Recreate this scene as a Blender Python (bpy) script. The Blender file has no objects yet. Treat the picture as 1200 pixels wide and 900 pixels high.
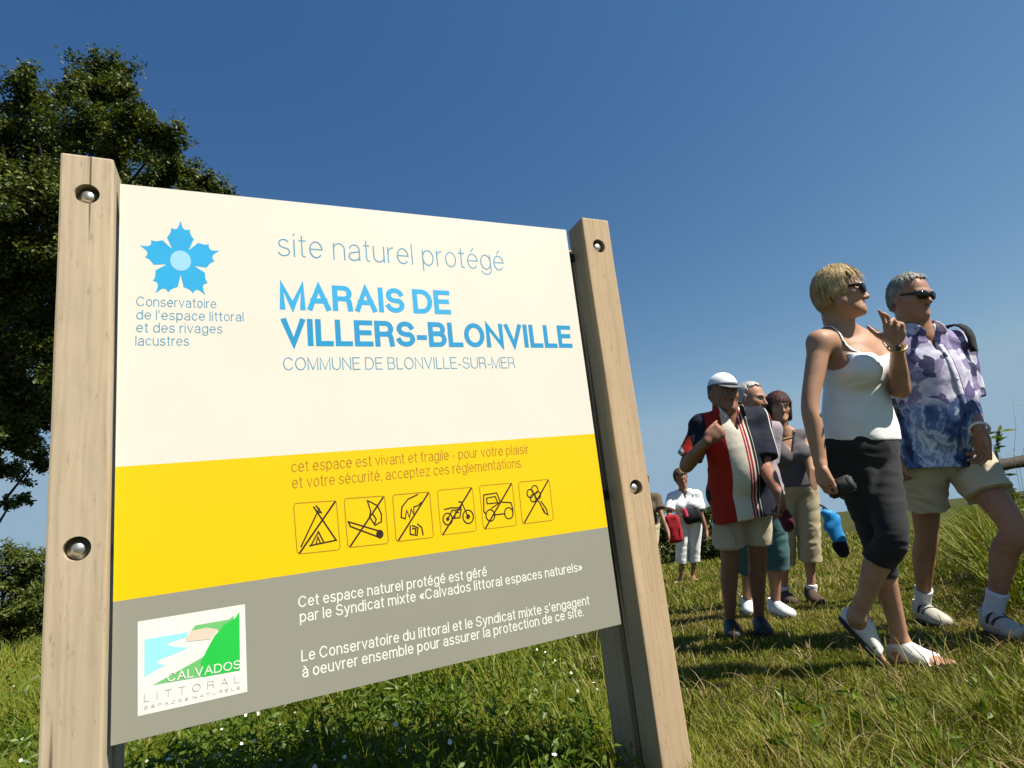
import bpy, bmesh, math, random
import numpy as np
from mathutils import Vector, Matrix

random.seed(7)
RNG = np.random.default_rng(7)
C = bpy.context.scene.collection
SC = bpy.context.scene

# ------------------------------------------------------------------ camera
F_PX = 680.0                       # focal length in pixels of a 1200 px wide frame
CAM_H = 0.57                       # lens height over the grass
SLOPE = 0.105                      # the field falls away from the lens


def rodrigues(r):
    r = np.array(r, float)
    t = np.linalg.norm(r)
    k = r / t
    K = np.array([[0, -k[2], k[1]], [k[2], 0, -k[0]], [-k[1], k[0], 0]])
    return np.eye(3) + np.sin(t) * K + (1 - np.cos(t)) * K @ K


R_B = rodrigues([-0.2122323, -0.4317759, -0.0702584])     # sign axes seen from the camera
T_B = np.array([-0.674434, -0.344944, 1.0])
S_B = 1.132                                               # size of the sign, metres per unit
up_c = -R_B[:, 1]
fw_c = np.array([0, 0, 1.0]) - up_c * up_c[2]
fw_c /= np.linalg.norm(fw_c)
rt_c = np.cross(fw_c, up_c)
W_C = np.stack([rt_c, fw_c, up_c])                        # camera coords -> world coords
EYE = np.array([0, 0, CAM_H])

cam_d = bpy.data.cameras.new('camera')
cam = bpy.data.objects.new('camera', cam_d)
C.objects.link(cam)
cam_d.sensor_width = 36.0
cam_d.lens = F_PX / 1200 * 36.0
cam_d.clip_start = 0.05
cam_d.clip_end = 3000
m3 = np.stack([W_C @ np.array([1.0, 0, 0]), W_C @ np.array([0, -1.0, 0]), W_C @ np.array([0, 0, -1.0])], axis=1)
M4 = Matrix([[*m3[0], EYE[0]], [*m3[1], EYE[1]], [*m3[2], EYE[2]], [0, 0, 0, 1]])
cam.matrix_world = M4
SC.camera = cam

# ------------------------------------------------------------------ sky, sun, exposure
SUN_EL = math.radians(51)
SUN_AZ = math.radians(115)         # clockwise from +Y: to the right and a little on the camera's side
sun_dir = np.array([math.sin(SUN_AZ) * math.cos(SUN_EL), math.cos(SUN_AZ) * math.cos(SUN_EL), math.sin(SUN_EL)])
world = bpy.data.worlds.new("World")
SC.world = world
world.use_nodes = True
nt = world.node_tree
nt.nodes.clear()
w_out = nt.nodes.new('ShaderNodeOutputWorld')
w_bg = nt.nodes.new('ShaderNodeBackground')
w_sky = nt.nodes.new('ShaderNodeTexSky')
w_sky.sky_type = 'NISHITA'
w_sky.sun_disc = False
w_sky.sun_elevation = SUN_EL
w_sky.sun_rotation = SUN_AZ
w_sky.altitude = 0
w_sky.air_density = 1.0
w_sky.dust_density = 0.0
w_sky.ozone_density = 1.0
w_tc = nt.nodes.new('ShaderNodeTexCoord')
w_add = nt.nodes.new('ShaderNodeVectorMath')
w_add.operation = 'ADD'
w_add.inputs[1].default_value = (0, 0, 0.14)
w_sep = nt.nodes.new('ShaderNodeSeparateColor')
w_com = nt.nodes.new('ShaderNodeCombineColor')
nt.links.new(w_tc.outputs['Generated'], w_add.inputs[0])
nt.links.new(w_add.outputs[0], w_sky.inputs[0])
nt.links.new(w_sky.outputs[0], w_sep.inputs[0])
for ch, (ga, am) in enumerate(((1.77, .64), (1.30, .82), (.83, 1.36))):   # deeper blue overhead, as film records it
    pw = nt.nodes.new('ShaderNodeMath')
    pw.operation = 'POWER'
    pw.inputs[1].default_value = ga
    ml = nt.nodes.new('ShaderNodeMath')
    ml.operation = 'MULTIPLY'
    ml.inputs[1].default_value = am
    nt.links.new(w_sep.outputs[ch], pw.inputs[0])
    nt.links.new(pw.outputs[0], ml.inputs[0])
    mn = nt.nodes.new('ShaderNodeMath')
    mn.operation = 'MINIMUM'
    mn.inputs[1].default_value = (2.7, 4.0, 5.2)[ch]     # no white glare round the sun or along the horizon
    nt.links.new(ml.outputs[0], mn.inputs[0])
    nt.links.new(mn.outputs[0], w_com.inputs[ch])
nt.links.new(w_com.outputs[0], w_bg.inputs[0])
w_bg.inputs[1].default_value = 0.066
nt.links.new(w_bg.outputs[0], w_out.inputs[0])

sl = bpy.data.lights.new('sun', 'SUN')
sl.energy = 5.0
sl.angle = math.radians(0.5)
sl.color = (1.0, 0.94, 0.84)
sun = bpy.data.objects.new('sun', sl)
C.objects.link(sun)
sun.rotation_euler = Vector(-sun_dir).to_track_quat('-Z', 'Y').to_euler()

vs = SC.view_settings
vs.view_transform = 'Standard'
vs.look = 'None'
vs.exposure = 0.72
vs.gamma = 1.0
vs.use_curve_mapping = False
SC.cycles.max_bounces = 6
SC.cycles.diffuse_bounces = 1
SC.cycles.transparent_max_bounces = 8


# ------------------------------------------------------------------ where a pixel of the photograph lies
def ray(x, y):
    d = W_C @ np.array([(x - 600) / F_PX, (y - 450) / F_PX, 1.0])
    return d                                              # one unit of depth along the lens axis


def at(x, y, depth):
    return EYE + ray(x, y) * depth


def project(p):
    c = W_C.T @ (np.asarray(p, float) - EYE)
    return c[0] / c[2] * F_PX + 600, c[1] / c[2] * F_PX + 450, c[2]


def ground_z(x, y):
    x = np.asarray(x, float)
    y = np.asarray(y, float)
    z = -SLOPE * np.clip(y, 0, None)
    z = np.where(y > 22, -SLOPE * 22 - 0.085 * (y - 22), z)
    z = z + 0.010 * np.sin(x * 2.1 + 0.7 * np.sin(y * 1.3)) * np.sin(y * 1.7 + 0.5) + 0.005 * np.sin(x * 5.3 + 1.1) * np.sin(y * 4.7)
    far = np.clip((y - 6) / 20, 0, 1)
    z = z + far * 0.18 * np.sin(x * 0.31 + 1.0) * np.sin(y * 0.23)
    return z


def ground_px(x, y, dz=0.0):
    d = ray(x, y)
    lo, hi = 0.3, 60.0
    for _ in range(60):
        m = 0.5 * (lo + hi)
        p = EYE + d * m
        if p[2] - (float(ground_z(p[0], p[1])) + dz) > 0:
            lo = m
        else:
            hi = m
    return EYE + d * lo


# ------------------------------------------------------------------ object helpers
def tag(o, label=None, cat=None, group=None, kind=None):
    if label: o['label'] = label
    if cat: o['category'] = cat
    if group: o['group'] = group
    if kind: o['kind'] = kind
    return o


def empty(name, loc=(0, 0, 0), mat=None):
    o = bpy.data.objects.new(name, None)
    o.empty_display_size = 0.1
    C.objects.link(o)
    if mat is not None:
        o.matrix_world = mat
    else:
        o.location = loc
    return o


def link(name, me, mats, parent=None, smooth=True):
    if not isinstance(mats, (list, tuple)):
        mats = [mats]
    if not me.materials:
        for m in mats:
            me.materials.append(m)
    if smooth:
        me.polygons.foreach_set('use_smooth', np.ones(len(me.polygons), bool))
    o = bpy.data.objects.new(name, me)
    C.objects.link(o)
    if parent is not None:
        o.parent = parent
    return o


def mesh_np(name, V, faces_quads=None, faces_tris=None):
    """fast mesh from numpy arrays"""
    V = np.asarray(V, np.float32)
    q = np.zeros((0, 4), np.int32) if faces_quads is None else np.asarray(faces_quads, np.int32)
    t = np.zeros((0, 3), np.int32) if faces_tris is None else np.asarray(faces_tris, np.int32)
    me = bpy.data.meshes.new(name)
    me.vertices.add(len(V))
    me.vertices.foreach_set('co', V.ravel())
    nl = q.size + t.size
    me.loops.add(nl)
    me.loops.foreach_set('vertex_index', np.concatenate([q.ravel(), t.ravel()]))
    me.polygons.add(len(q) + len(t))
    ls = np.concatenate([np.arange(len(q)) * 4, q.size + np.arange(len(t)) * 3]).astype(np.int32)
    me.polygons.foreach_set('loop_start', ls)
    me.update(calc_edges=True)
    return me


def bm_mesh(name, bm):
    me = bpy.data.meshes.new(name)
    bmesh.ops.recalc_face_normals(bm, faces=bm.faces)
    bm.to_mesh(me)
    bm.free()
    return me


# ------------------------------------------------------------------ materials
def new_mat(name):
    m = bpy.data.materials.new(name)
    m.use_nodes = True
    n = m.node_tree
    b = n.nodes['Principled BSDF']
    return m, n, b


def ND(n, typ, **kw):
    x = n.nodes.new(typ)
    for k, v in kw.items():
        setattr(x, k, v)
    return x


def ramp(n, stops, fac=None, interp='LINEAR'):
    r = n.nodes.new('ShaderNodeValToRGB')
    r.color_ramp.interpolation = interp
    els = r.color_ramp.elements
    els[0].position, els[0].color = stops[0][0], (*stops[0][1], 1)
    els[1].position, els[1].color = stops[-1][0], (*stops[-1][1], 1)
    for p, c in stops[1:-1]:
        e = els.new(p)
        e.color = (*c, 1)
    if fac is not None:
        n.links.new(fac, r.inputs[0])
    return r


def noise(n, scale, detail=4.0, rough=0.5, vec=None, stretch=None, coord='Object'):
    t = n.nodes.new('ShaderNodeTexNoise')
    t.inputs['Scale'].default_value = scale
    t.inputs['Detail'].default_value = detail
    t.inputs['Roughness'].default_value = rough
    if vec is None:
        tc = n.nodes.new('ShaderNodeTexCoord')
        vec = tc.outputs[coord]
    if stretch is not None:
        mp = n.nodes.new('ShaderNodeMapping')
        mp.inputs['Scale'].default_value = stretch
        n.links.new(vec, mp.inputs[0])
        vec = mp.outputs[0]
    n.links.new(vec, t.inputs['Vector'])
    return t


def bump(n, b, height, strength=0.3, dist=0.002):
    x = n.nodes.new('ShaderNodeBump')
    x.inputs['Strength'].default_value = strength
    x.inputs['Distance'].default_value = dist
    n.links.new(height, x.inputs['Height'])
    n.links.new(x.outputs[0], b.inputs['Normal'])
    return x


def mat_plain(name, col, rough=0.6, metal=0.0, var=0.12, scale=25.0, bstr=0.15, bdist=0.001, spec=0.5):
    m, n, b = new_mat(name)
    t = noise(n, scale)
    lo = tuple(c * (1 - var) for c in col)
    hi = tuple(min(1, c * (1 + var)) for c in col)
    r = ramp(n, [(0.3, lo), (0.7, hi)], t.outputs[0])
    n.links.new(r.outputs[0], b.inputs['Base Color'])
    b.inputs['Roughness'].default_value = rough
    b.inputs['Metallic'].default_value = metal
    b.inputs['Specular IOR Level'].default_value = spec
    if bstr:
        t2 = noise(n, scale * 8, 3)
        bump(n, b, t2.outputs[0], bstr, bdist)
    return m


def mat_skin(name, col):
    m, n, b = new_mat(name)
    t = noise(n, 11, 6, .65)
    r = ramp(n, [(0.28, (col[0] * .80, col[1] * .70, col[2] * .66)), (.5, col), (0.72, (col[0] * 1.12, col[1] * 1.12, col[2] * 1.10))], t.outputs[0])
    sp = noise(n, 150, 4, .7)
    spr = ramp(n, [(.34, (.80, .72, .68)), (.46, (1, 1, 1))], sp.outputs[0])
    mx = ND(n, 'ShaderNodeMix', data_type='RGBA', blend_type='MULTIPLY')
    mx.inputs[0].default_value = .7
    n.links.new(r.outputs[0], mx.inputs[6])
    n.links.new(spr.outputs[0], mx.inputs[7])
    n.links.new(mx.outputs[2], b.inputs['Base Color'])
    b.inputs['Roughness'].default_value = 0.55
    b.inputs['Specular IOR Level'].default_value = 0.35
    b.inputs['Subsurface Weight'].default_value = 0.05
    b.inputs['Subsurface Radius'].default_value = (0.012, 0.005, 0.003)
    b.inputs['Subsurface Scale'].default_value = 0.5
    t2 = noise(n, 170, 5, .7)
    bump(n, b, t2.outputs[0], 0.35, 0.0016)
    return m


def mat_cloth(name, col, rough=0.85, var=0.06, weave=900):
    m, n, b = new_mat(name)
    t = noise(n, 9, 4)
    r = ramp(n, [(0.3, tuple(c * (1 - var) for c in col)), (0.7, tuple(min(1, c * (1 + var)) for c in col))], t.outputs[0])
    n.links.new(r.outputs[0], b.inputs['Base Color'])
    b.inputs['Roughness'].default_value = rough
    b.inputs['Specular IOR Level'].default_value = 0.25
    b.inputs['Sheen Weight'].default_value = 0.08
    t2 = noise(n, 28, 5, 0.6)
    t3 = noise(n, weave, 2)
    mx = ND(n, 'ShaderNodeMath', operation='MULTIPLY_ADD')
    n.links.new(t3.outputs[0], mx.inputs[0])
    mx.inputs[1].default_value = 0.15
    n.links.new(t2.outputs[0], mx.inputs[2])
    bump(n, b, mx.outputs[0], 0.35, 0.006)
    return m
# ------------------------------------------------------------------ distance-field modelling: one smooth closed surface per part
def unit(v):
    v = np.asarray(v, float)
    return v / (np.linalg.norm(v) + 1e-9)


def vec(*a):
    return np.array(a, float)


def lerp(a, b, t):
    return np.asarray(a, float) * (1 - t) + np.asarray(b, float) * t


def smin(a, b, k):
    h = np.clip(0.5 + 0.5 * (b - a) / k, 0, 1)
    return b * (1 - h) + a * h - k * h * (1 - h)


_TAB = np.random.default_rng(5).random(8192)


def vnoise3(P, seed=0.0):
    P = P + np.array([seed * 13.7, seed * 7.3, seed * 3.9])
    I = np.floor(P).astype(np.int64)
    f = P - I
    f = f * f * (3 - 2 * f)
    out = np.zeros(len(P))
    for a in (0, 1):
        for b in (0, 1):
            for c in (0, 1):
                h = ((I[:, 0] + a) * 73856093 ^ (I[:, 1] + b) * 19349663 ^ (I[:, 2] + c) * 83492791) & 8191
                out += _TAB[h] * (f[:, 0] if a else 1 - f[:, 0]) * (f[:, 1] if b else 1 - f[:, 1]) * (f[:, 2] if c else 1 - f[:, 2])
    return out


class Field:
    def __init__(self, lo, hi, h, like=None):
        if like is not None:
            self.lo, self.h, self.n = like.lo, like.h, like.n
        else:
            self.lo = np.asarray(lo, float)
            self.h = h
            self.n = np.ceil((np.asarray(hi, float) - self.lo) / h).astype(int) + 1
        self.D = np.full(self.n, 0.5, np.float32)

    def twin(self):
        return Field(None, None, None, like=self)

    def sl(self, lo, hi):
        a = np.clip(np.floor((np.asarray(lo) - self.lo) / self.h).astype(int), 0, self.n - 1)
        b = np.clip(np.ceil((np.asarray(hi) - self.lo) / self.h).astype(int) + 1, 1, self.n)
        b = np.maximum(b, a + 1)
        s = tuple(slice(i, j) for i, j in zip(a, b))
        ax = [(self.lo[i] + self.h * np.arange(a[i], b[i])).astype(np.float32) for i in range(3)]
        return s, ax[0][:, None, None], ax[1][None, :, None], ax[2][None, None, :]

    def put(self, fn, lo, hi, k=0.0, op='u', pad=0.035):
        s, X, Y, Z = self.sl(np.asarray(lo) - pad - k, np.asarray(hi) + pad + k)
        d = fn(X, Y, Z)
        cur = self.D[s]
        if op == 'u':
            self.D[s] = smin(cur, d, k) if k > 0 else np.minimum(cur, d)
        elif op == 's':
            self.D[s] = -smin(-cur, d, k) if k > 0 else np.maximum(cur, -d)
        elif op == 'i':
            self.D[s] = np.maximum(cur, d)

    def limb(self, a, b, ra, rb, side=(1, 0, 0), k=0.01, op='u', inf=0.0):
        """tapered elliptical segment; ra, rb = radius along side and across it"""
        a = np.asarray(a, float)
        b = np.asarray(b, float)
        ra = np.array(ra if np.ndim(ra) else (ra, ra), float) + inf
        rb = np.array(rb if np.ndim(rb) else (rb, rb), float) + inf
        L = np.linalg.norm(b - a) + 1e-6
        w = (b - a) / L
        u = np.asarray(side, float) - w * np.dot(side, w)
        if np.linalg.norm(u) < 1e-3:
            u = np.cross(w, (0.3, 0.9, 0.2))
        u = unit(u)
        v = np.cross(w, u)
        R = max(ra.max(), rb.max())
        lo = np.minimum(a, b) - R
        hi = np.maximum(a, b) + R

        def fn(X, Y, Z):
            x, y, z = X - a[0], Y - a[1], Z - a[2]
            q = x * w[0] + y * w[1] + z * w[2]
            t = np.clip(q / L, 0, 1)
            rx = ra[0] + (rb[0] - ra[0]) * t
            ry = ra[1] + (rb[1] - ra[1]) * t
            rm = np.minimum(rx, ry)
            e = (q - t * L) / rm
            cu = (x * u[0] + y * u[1] + z * u[2]) / rx
            cv = (x * v[0] + y * v[1] + z * v[2]) / ry
            return ((np.sqrt(cu * cu + cv * cv + e * e) - 1) * rm).astype(np.float32)
        self.put(fn, lo, hi, k, op)

    def chain(self, pts, rad, side=(1, 0, 0), k=0.0, inf=0.0, sub=4, kjoin=None):
        pts = np.array(pts, float)
        rad = np.array([r if np.ndim(r) else (r, r) for r in rad], float)
        P, Q = [], []
        n = len(pts)
        for i in range(n - 1):
            p0, p1, p2, p3 = pts[max(i - 1, 0)], pts[i], pts[i + 1], pts[min(i + 2, n - 1)]
            r0, r1, r2, r3 = rad[max(i - 1, 0)], rad[i], rad[i + 1], rad[min(i + 2, n - 1)]
            for j in range(sub):
                t = j / sub
                cr = lambda a, b, c, d: 0.5 * ((2 * b) + (c - a) * t + (2 * a - 5 * b + 4 * c - d) * t * t + (-a + 3 * b - 3 * c + d) * t ** 3)
                P.append(cr(p0, p1, p2, p3))
                Q.append(cr(r0, r1, r2, r3))
        P.append(pts[-1])
        Q.append(rad[-1])
        tmp = self if kjoin is None else self.twin()
        for i in range(len(P) - 1):
            tmp.limb(P[i], P[i + 1], Q[i], Q[i + 1], side, k, 'u', inf)
        if kjoin is not None:
            R = rad.max() + inf + 0.05
            lo, hi = np.min(P, 0) - R, np.max(P, 0) + R
            s, X, Y, Z = self.sl(lo, hi)
            self.D[s] = smin(self.D[s], tmp.D[s], kjoin)

    def ball(self, c, r, axes=None, k=0.01, op='u', inf=0.0):
        c = np.asarray(c, float)
        r = np.array(r if np.ndim(r) else (r, r, r), float) + inf
        A = np.eye(3) if axes is None else np.asarray(axes, float)   # columns = axes
        rm = r.min()

        def fn(X, Y, Z):
            x, y, z = X - c[0], Y - c[1], Z - c[2]
            a = (x * A[0, 0] + y * A[1, 0] + z * A[2, 0]) / r[0]
            b = (x * A[0, 1] + y * A[1, 1] + z * A[2, 1]) / r[1]
            d = (x * A[0, 2] + y * A[1, 2] + z * A[2, 2]) / r[2]
            return ((np.sqrt(a * a + b * b + d * d) - 1) * rm).astype(np.float32)
        self.put(fn, c - r.max(), c + r.max(), k, op)

    def cut(self, p, nrm):
        """keep the side the normal points away from"""
        p = np.asarray(p, float)
        w = unit(nrm)
        s, X, Y, Z = self.sl(self.lo - 1, self.lo + self.h * self.n + 1)
        d = (X - p[0]) * w[0] + (Y - p[1]) * w[1] + (Z - p[2]) * w[2]
        self.D = np.maximum(self.D, d.astype(np.float32))

    def add(self, other, k=0.0):
        self.D = smin(self.D, other.D, k) if k > 0 else np.minimum(self.D, other.D)

    def grow(self, d):
        self.D = self.D - np.float32(d)

    def shell(self, t):
        self.D = np.maximum(self.D, -(self.D + np.float32(t)))

    def folds(self, amp, fx, fy, fz, seed=0.0, lo=None, hi=None):
        """creases: ridged noise, only worked out near the surface"""
        sl_, X, Y, Z = self.sl(self.lo - 1 if lo is None else lo, self.lo + self.h * self.n + 1 if hi is None else hi)
        D = self.D[sl_]
        m = np.abs(D) < .03
        i, j, k = np.nonzero(m)
        if len(i) == 0:
            return
        P = np.stack([X[i, 0, 0], Y[0, j, 0], Z[0, 0, k]], 1).astype(np.float64)
        Q = P * np.array([fx, fy, fz]) / 3.6
        Q[:, 2] += .55 * P[:, 0] * fx / 3.6 * math.cos(seed) + .4 * P[:, 1] * fy / 3.6
        wv = (vnoise3(P * 7 + 11, seed) - .5) * 2.4
        Q += wv[:, None]
        n1 = vnoise3(Q, seed + 1)
        n2 = vnoise3(Q * 1.7 + 5, seed + 2)
        rdg = 1 - np.abs(2 * n1 - 1) * 2
        f = .75 * rdg + .28 * (2 * n2 - 1)
        gate = .35 + 1.1 * np.clip(vnoise3(P * 9 + 3, seed + 4) * 1.6 - .4, 0, 1)
        D[i, j, k] = D[i, j, k] - (amp * 1.25 * f * gate).astype(np.float32)
        self.D[sl_] = D

    def at(self, p):
        i = np.clip(np.round((np.asarray(p) - self.lo) / self.h).astype(int), 0, self.n - 1)
        return float(self.D[tuple(i)])

    def snap(self, p, d, off=0.0, reach=0.3):
        """from p inside the body walk along d to the surface"""
        d = unit(d)
        p = np.asarray(p, float)
        t = 0.0
        while t < reach and self.at(p + d * t) < off:
            t += self.h * 0.5
        return p + d * t

    def mesh(self, name, smooth_it=2):
        D = self.D
        D[0], D[-1] = 0.5, 0.5
        D[:, 0], D[:, -1] = 0.5, 0.5
        D[:, :, 0], D[:, :, -1] = 0.5, 0.5
        ins = D < 0
        any_ = np.argwhere(ins)
        if len(any_) == 0:
            return mesh_np(name, [(0, 0, 0), (0, 0, .001), (0, .001, 0)], faces_tris=[(0, 1, 2)])
        a, b = np.maximum(any_.min(0) - 2, 0), np.minimum(any_.max(0) + 3, np.array(D.shape))
        D = D[a[0]:b[0], a[1]:b[1], a[2]:b[2]]
        org = self.lo + a * self.h
        s = D < 0
        c = np.zeros(np.array(D.shape) - 1, np.uint8)
        for i in (0, 1):
            for j in (0, 1):
                for k in (0, 1):
                    c += s[i:i + c.shape[0], j:j + c.shape[1], k:k + c.shape[2]]
        act = (c > 0) & (c < 8)
        idx = np.full(c.shape, -1, np.int64)
        ijk = np.argwhere(act)
        idx[act] = np.arange(len(ijk))
        corners = [(i, j, k) for i in (0, 1) for j in (0, 1) for k in (0, 1)]
        vals = {q: D[ijk[:, 0] + q[0], ijk[:, 1] + q[1], ijk[:, 2] + q[2]] for q in corners}
        acc = np.zeros((len(ijk), 3))
        cnt = np.zeros(len(ijk))
        for q in corners:
            for ax in range(3):
                if q[ax] == 0:
                    r = list(q)
                    r[ax] = 1
                    v0, v1 = vals[q], vals[tuple(r)]
                    cr = (v0 < 0) != (v1 < 0)
                    t = np.where(cr, v0 / np.where(cr, v0 - v1, 1), 0)
                    p = np.tile(np.array(q, float), (len(ijk), 1))
                    p[:, ax] = t
                    acc[cr] += p[cr]
                    cnt[cr] += 1
        V = org + self.h * (ijk + acc / cnt[:, None])
        quads = []
        for ax in range(3):
            o1, o2 = (ax + 1) % 3, (ax + 2) % 3
            sh = list(D.shape)
            sh[ax] -= 1
            s0 = np.take(s, range(0, D.shape[ax] - 1), axis=ax)
            s1 = np.take(s, range(1, D.shape[ax]), axis=ax)
            e = np.argwhere(s0 != s1)
            e = e[(e[:, o1] > 0) & (e[:, o2] > 0) & (e[:, o1] < D.shape[o1] - 1) & (e[:, o2] < D.shape[o2] - 1)]
            fl = s0[e[:, 0], e[:, 1], e[:, 2]]
            u = np.zeros(3, int)
            u[o1] = 1
            v = np.zeros(3, int)
            v[o2] = 1
            g = lambda d: idx[e[:, 0] - d[0], e[:, 1] - d[1], e[:, 2] - d[2]]
            q = np.stack([g(u + v), g(v), g(u * 0), g(u)], axis=1)
            q[~fl] = q[~fl][:, ::-1]
            quads.append(q)
        Q = np.concatenate(quads)
        Q = Q[(Q >= 0).all(1)]
        for _ in range(smooth_it):                         # light smoothing of the lattice
            A = np.zeros_like(V)
            N = np.zeros(len(V))
            for i in range(4):
                np.add.at(A, Q[:, i], V[Q[:, (i + 1) % 4]])
                np.add.at(A, Q[:, i], V[Q[:, (i - 1) % 4]])
                np.add.at(N, Q[:, i], 2)
            V = V * 0.45 + 0.55 * A / np.maximum(N, 1)[:, None]
        return mesh_np(name, V, Q)
# ------------------------------------------------------------------ lettering: a plain grotesque alphabet drawn with strokes
def arc(cx, cy, rx, ry, a0, a1, n=10):
    n = max(3, int(abs(a1 - a0) / 180 * n) + 2)
    return [(cx + rx * math.cos(math.radians(a0 + (a1 - a0) * i / (n - 1))), cy + ry * math.sin(math.radians(a0 + (a1 - a0) * i / (n - 1)))) for i in range(n)]


XH = 0.73


def bowl_l(w):      # round letter, full ring
    return arc(w / 2, XH / 2, w / 2, XH / 2, 0, 360, 12)


GL = {
    ' ': (0.25, []),
    'a': (.52, [[(.50, -.0), (.50, .5)] + arc(.27, .50, .23, .23, 0, 165), [(.50, .42), (.24, .37)] + arc(.22, .185, .22, .185, 90, 270) + arc(.27, .22, .23, .22, 270, 340)]),
    'b': (.55, [[(0, 1), (0, 0)], arc(.275, XH / 2, .275, XH / 2, 180, -180, 12)]),
    'c': (.50, [arc(.27, XH / 2, .27, XH / 2, 40, 320, 12)]),
    'd': (.55, [[(.55, 1), (.55, 0)], arc(.275, XH / 2, .275, XH / 2, 0, 360, 12)]),
    'e': (.54, [[(.0, .38), (.54, .38)], arc(.27, XH / 2, .27, XH / 2, 2, 318, 12)]),
    'f': (.26, [arc(.26, .86, .15, .14, 90, 180) + [(.11, 0)], [(0, XH), (.26, XH)]]),
    'g': (.55, [arc(.275, XH / 2, .275, XH / 2, 0, 360, 12), [(.55, XH), (.55, -.03)] + arc(.275, -.03, .275, .24, 0, -160)]),
    'i': (.02, [[(0, 0), (0, XH)], [(0, .97), (0, 1.0)]]),
    'j': (.10, [[(.1, XH), (.1, -.15)] + arc(0, -.15, .1, .12, 0, -80), [(.1, .97), (.1, 1.0)]]),
    'l': (.02, [[(0, 0), (0, 1)]]),
    'm': (.86, [[(0, 0), (0, XH)], arc(.215, .50, .215, .23, 180, 0) + [(.43, 0)], arc(.645, .50, .215, .23, 180, 0) + [(.86, 0)]]),
    'n': (.50, [[(0, 0), (0, XH)], arc(.25, .48, .25, .25, 180, 0) + [(.50, 0)]]),
    'o': (.54, [bowl_l(.54)]),
    'p': (.55, [[(0, XH), (0, -.27)], arc(.275, XH / 2, .275, XH / 2, 180, -180, 12)]),
    'q': (.55, [[(.55, XH), (.55, -.27)], arc(.275, XH / 2, .275, XH / 2, 0, 360, 12)]),
    'r': (.26, [[(0, 0), (0, XH)], arc(.26, .45, .26, .28, 180, 90)]),
    's': (.48, [arc(.24, .55, .21, .18, 30, 180) + arc(.24, .55, .21, .18, 180, 250)[1:] + [(.30, .345)] + arc(.24, .18, .24, .18, 60, -160)]),
    't': (.26, [[(.11, .95), (.11, .12)] + arc(.22, .12, .11, .12, 180, 280), [(0, XH), (.26, XH)]]),
    'u': (.50, [[(0, XH), (0, .25)] + arc(.25, .25, .25, .25, 180, 360), [(.50, 0), (.50, XH)]]),
    'v': (.50, [[(0, XH), (.25, 0), (.50, XH)]]),
    'x': (.48, [[(0, 0), (.48, XH)], [(0, XH), (.48, 0)]]),
    'y': (.50, [[(0, XH), (.25, 0)], [(.50, XH), (.22, -.18), (.14, -.26), (.02, -.26)]]),
    'z': (.48, [[(0, XH), (.48, XH), (0, 0), (.48, 0)]]),
    "'": (.04, [[(.02, 1), (.0, .78)]]),
    '-': (.26, [[(0, .34), (.26, .34)]]),
    '.': (.02, [[(0, 0), (0, .02)]]),
    ',': (.04, [[(.03, .03), (0, -.1)]]),
    '«': (.44, [[(.2, .6), (0, .36), (.2, .12)], [(.44, .6), (.24, .36), (.44, .12)]]),
    '»': (.44, [[(0, .6), (.2, .36), (0, .12)], [(.24, .6), (.44, .36), (.24, .12)]]),
    'A': (.76, [[(0, 0), (.38, 1), (.76, 0)], [(.13, .34), (.63, .34)]]),
    'B': (.66, [[(0, 0), (0, 1), (.40, 1)] + arc(.40, .77, .22, .23, 90, -90) + [(0, .54)], [(.40, .54)] + arc(.40, .27, .26, .27, 90, -90) + [(0, 0)]]),
    'C': (.78, [arc(.40, .5, .40, .5, 38, 322, 14)]),
    'D': (.74, [[(0, 0), (0, 1), (.32, 1)] + arc(.32, .5, .42, .5, 90, -90, 14) + [(0, 0)]]),
    'E': (.60, [[(.60, 1), (0, 1), (0, 0), (.60, 0)], [(0, .53), (.54, .53)]]),
    'I': (.02, [[(0, 0), (0, 1)]]),
    'L': (.52, [[(0, 1), (0, 0), (.52, 0)]]),
    'M': (.84, [[(0, 0), (0, 1), (.42, .02), (.84, 1), (.84, 0)]]),
    'N': (.72, [[(0, 0), (0, 1), (.72, 0), (.72, 1)]]),
    'O': (.84, [arc(.42, .5, .42, .5, 0, 360, 16)]),
    'P': (.62, [[(0, 0), (0, 1), (.38, 1)] + arc(.38, .73, .24, .27, 90, -90) + [(0, .46)]]),
    'R': (.68, [[(0, 0), (0, 1), (.40, 1)] + arc(.40, .74, .24, .26, 90, -90) + [(0, .48)], [(.40, .48)] + arc(.42, .28, .21, .2, 90, 0) + [(.66, 0)]]),
    'S': (.66, [arc(.33, .745, .30, .255, 20, 180) + arc(.33, .745, .30, .255, 180, 250)[1:] + [(.42, .47)] + arc(.33, .26, .33, .26, 60, -165)]),
    'T': (.66, [[(0, 1), (.66, 1)], [(.33, 1), (.33, 0)]]),
    'U': (.70, [[(0, 1), (0, .33)] + arc(.35, .33, .35, .33, 180, 360) + [(.70, 1)]]),
    'V': (.74, [[(0, 1), (.37, 0), (.74, 1)]]),
}
for base, acc, st in (('e', 'é', [(.22, .86), (.36, 1.02)]), ('e', 'è', [(.34, .86), (.18, 1.02)]), ('a', 'à', [(.32, .86), (.16, 1.02)])):
    GL[acc] = (GL[base][0], GL[base][1] + [st])


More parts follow.
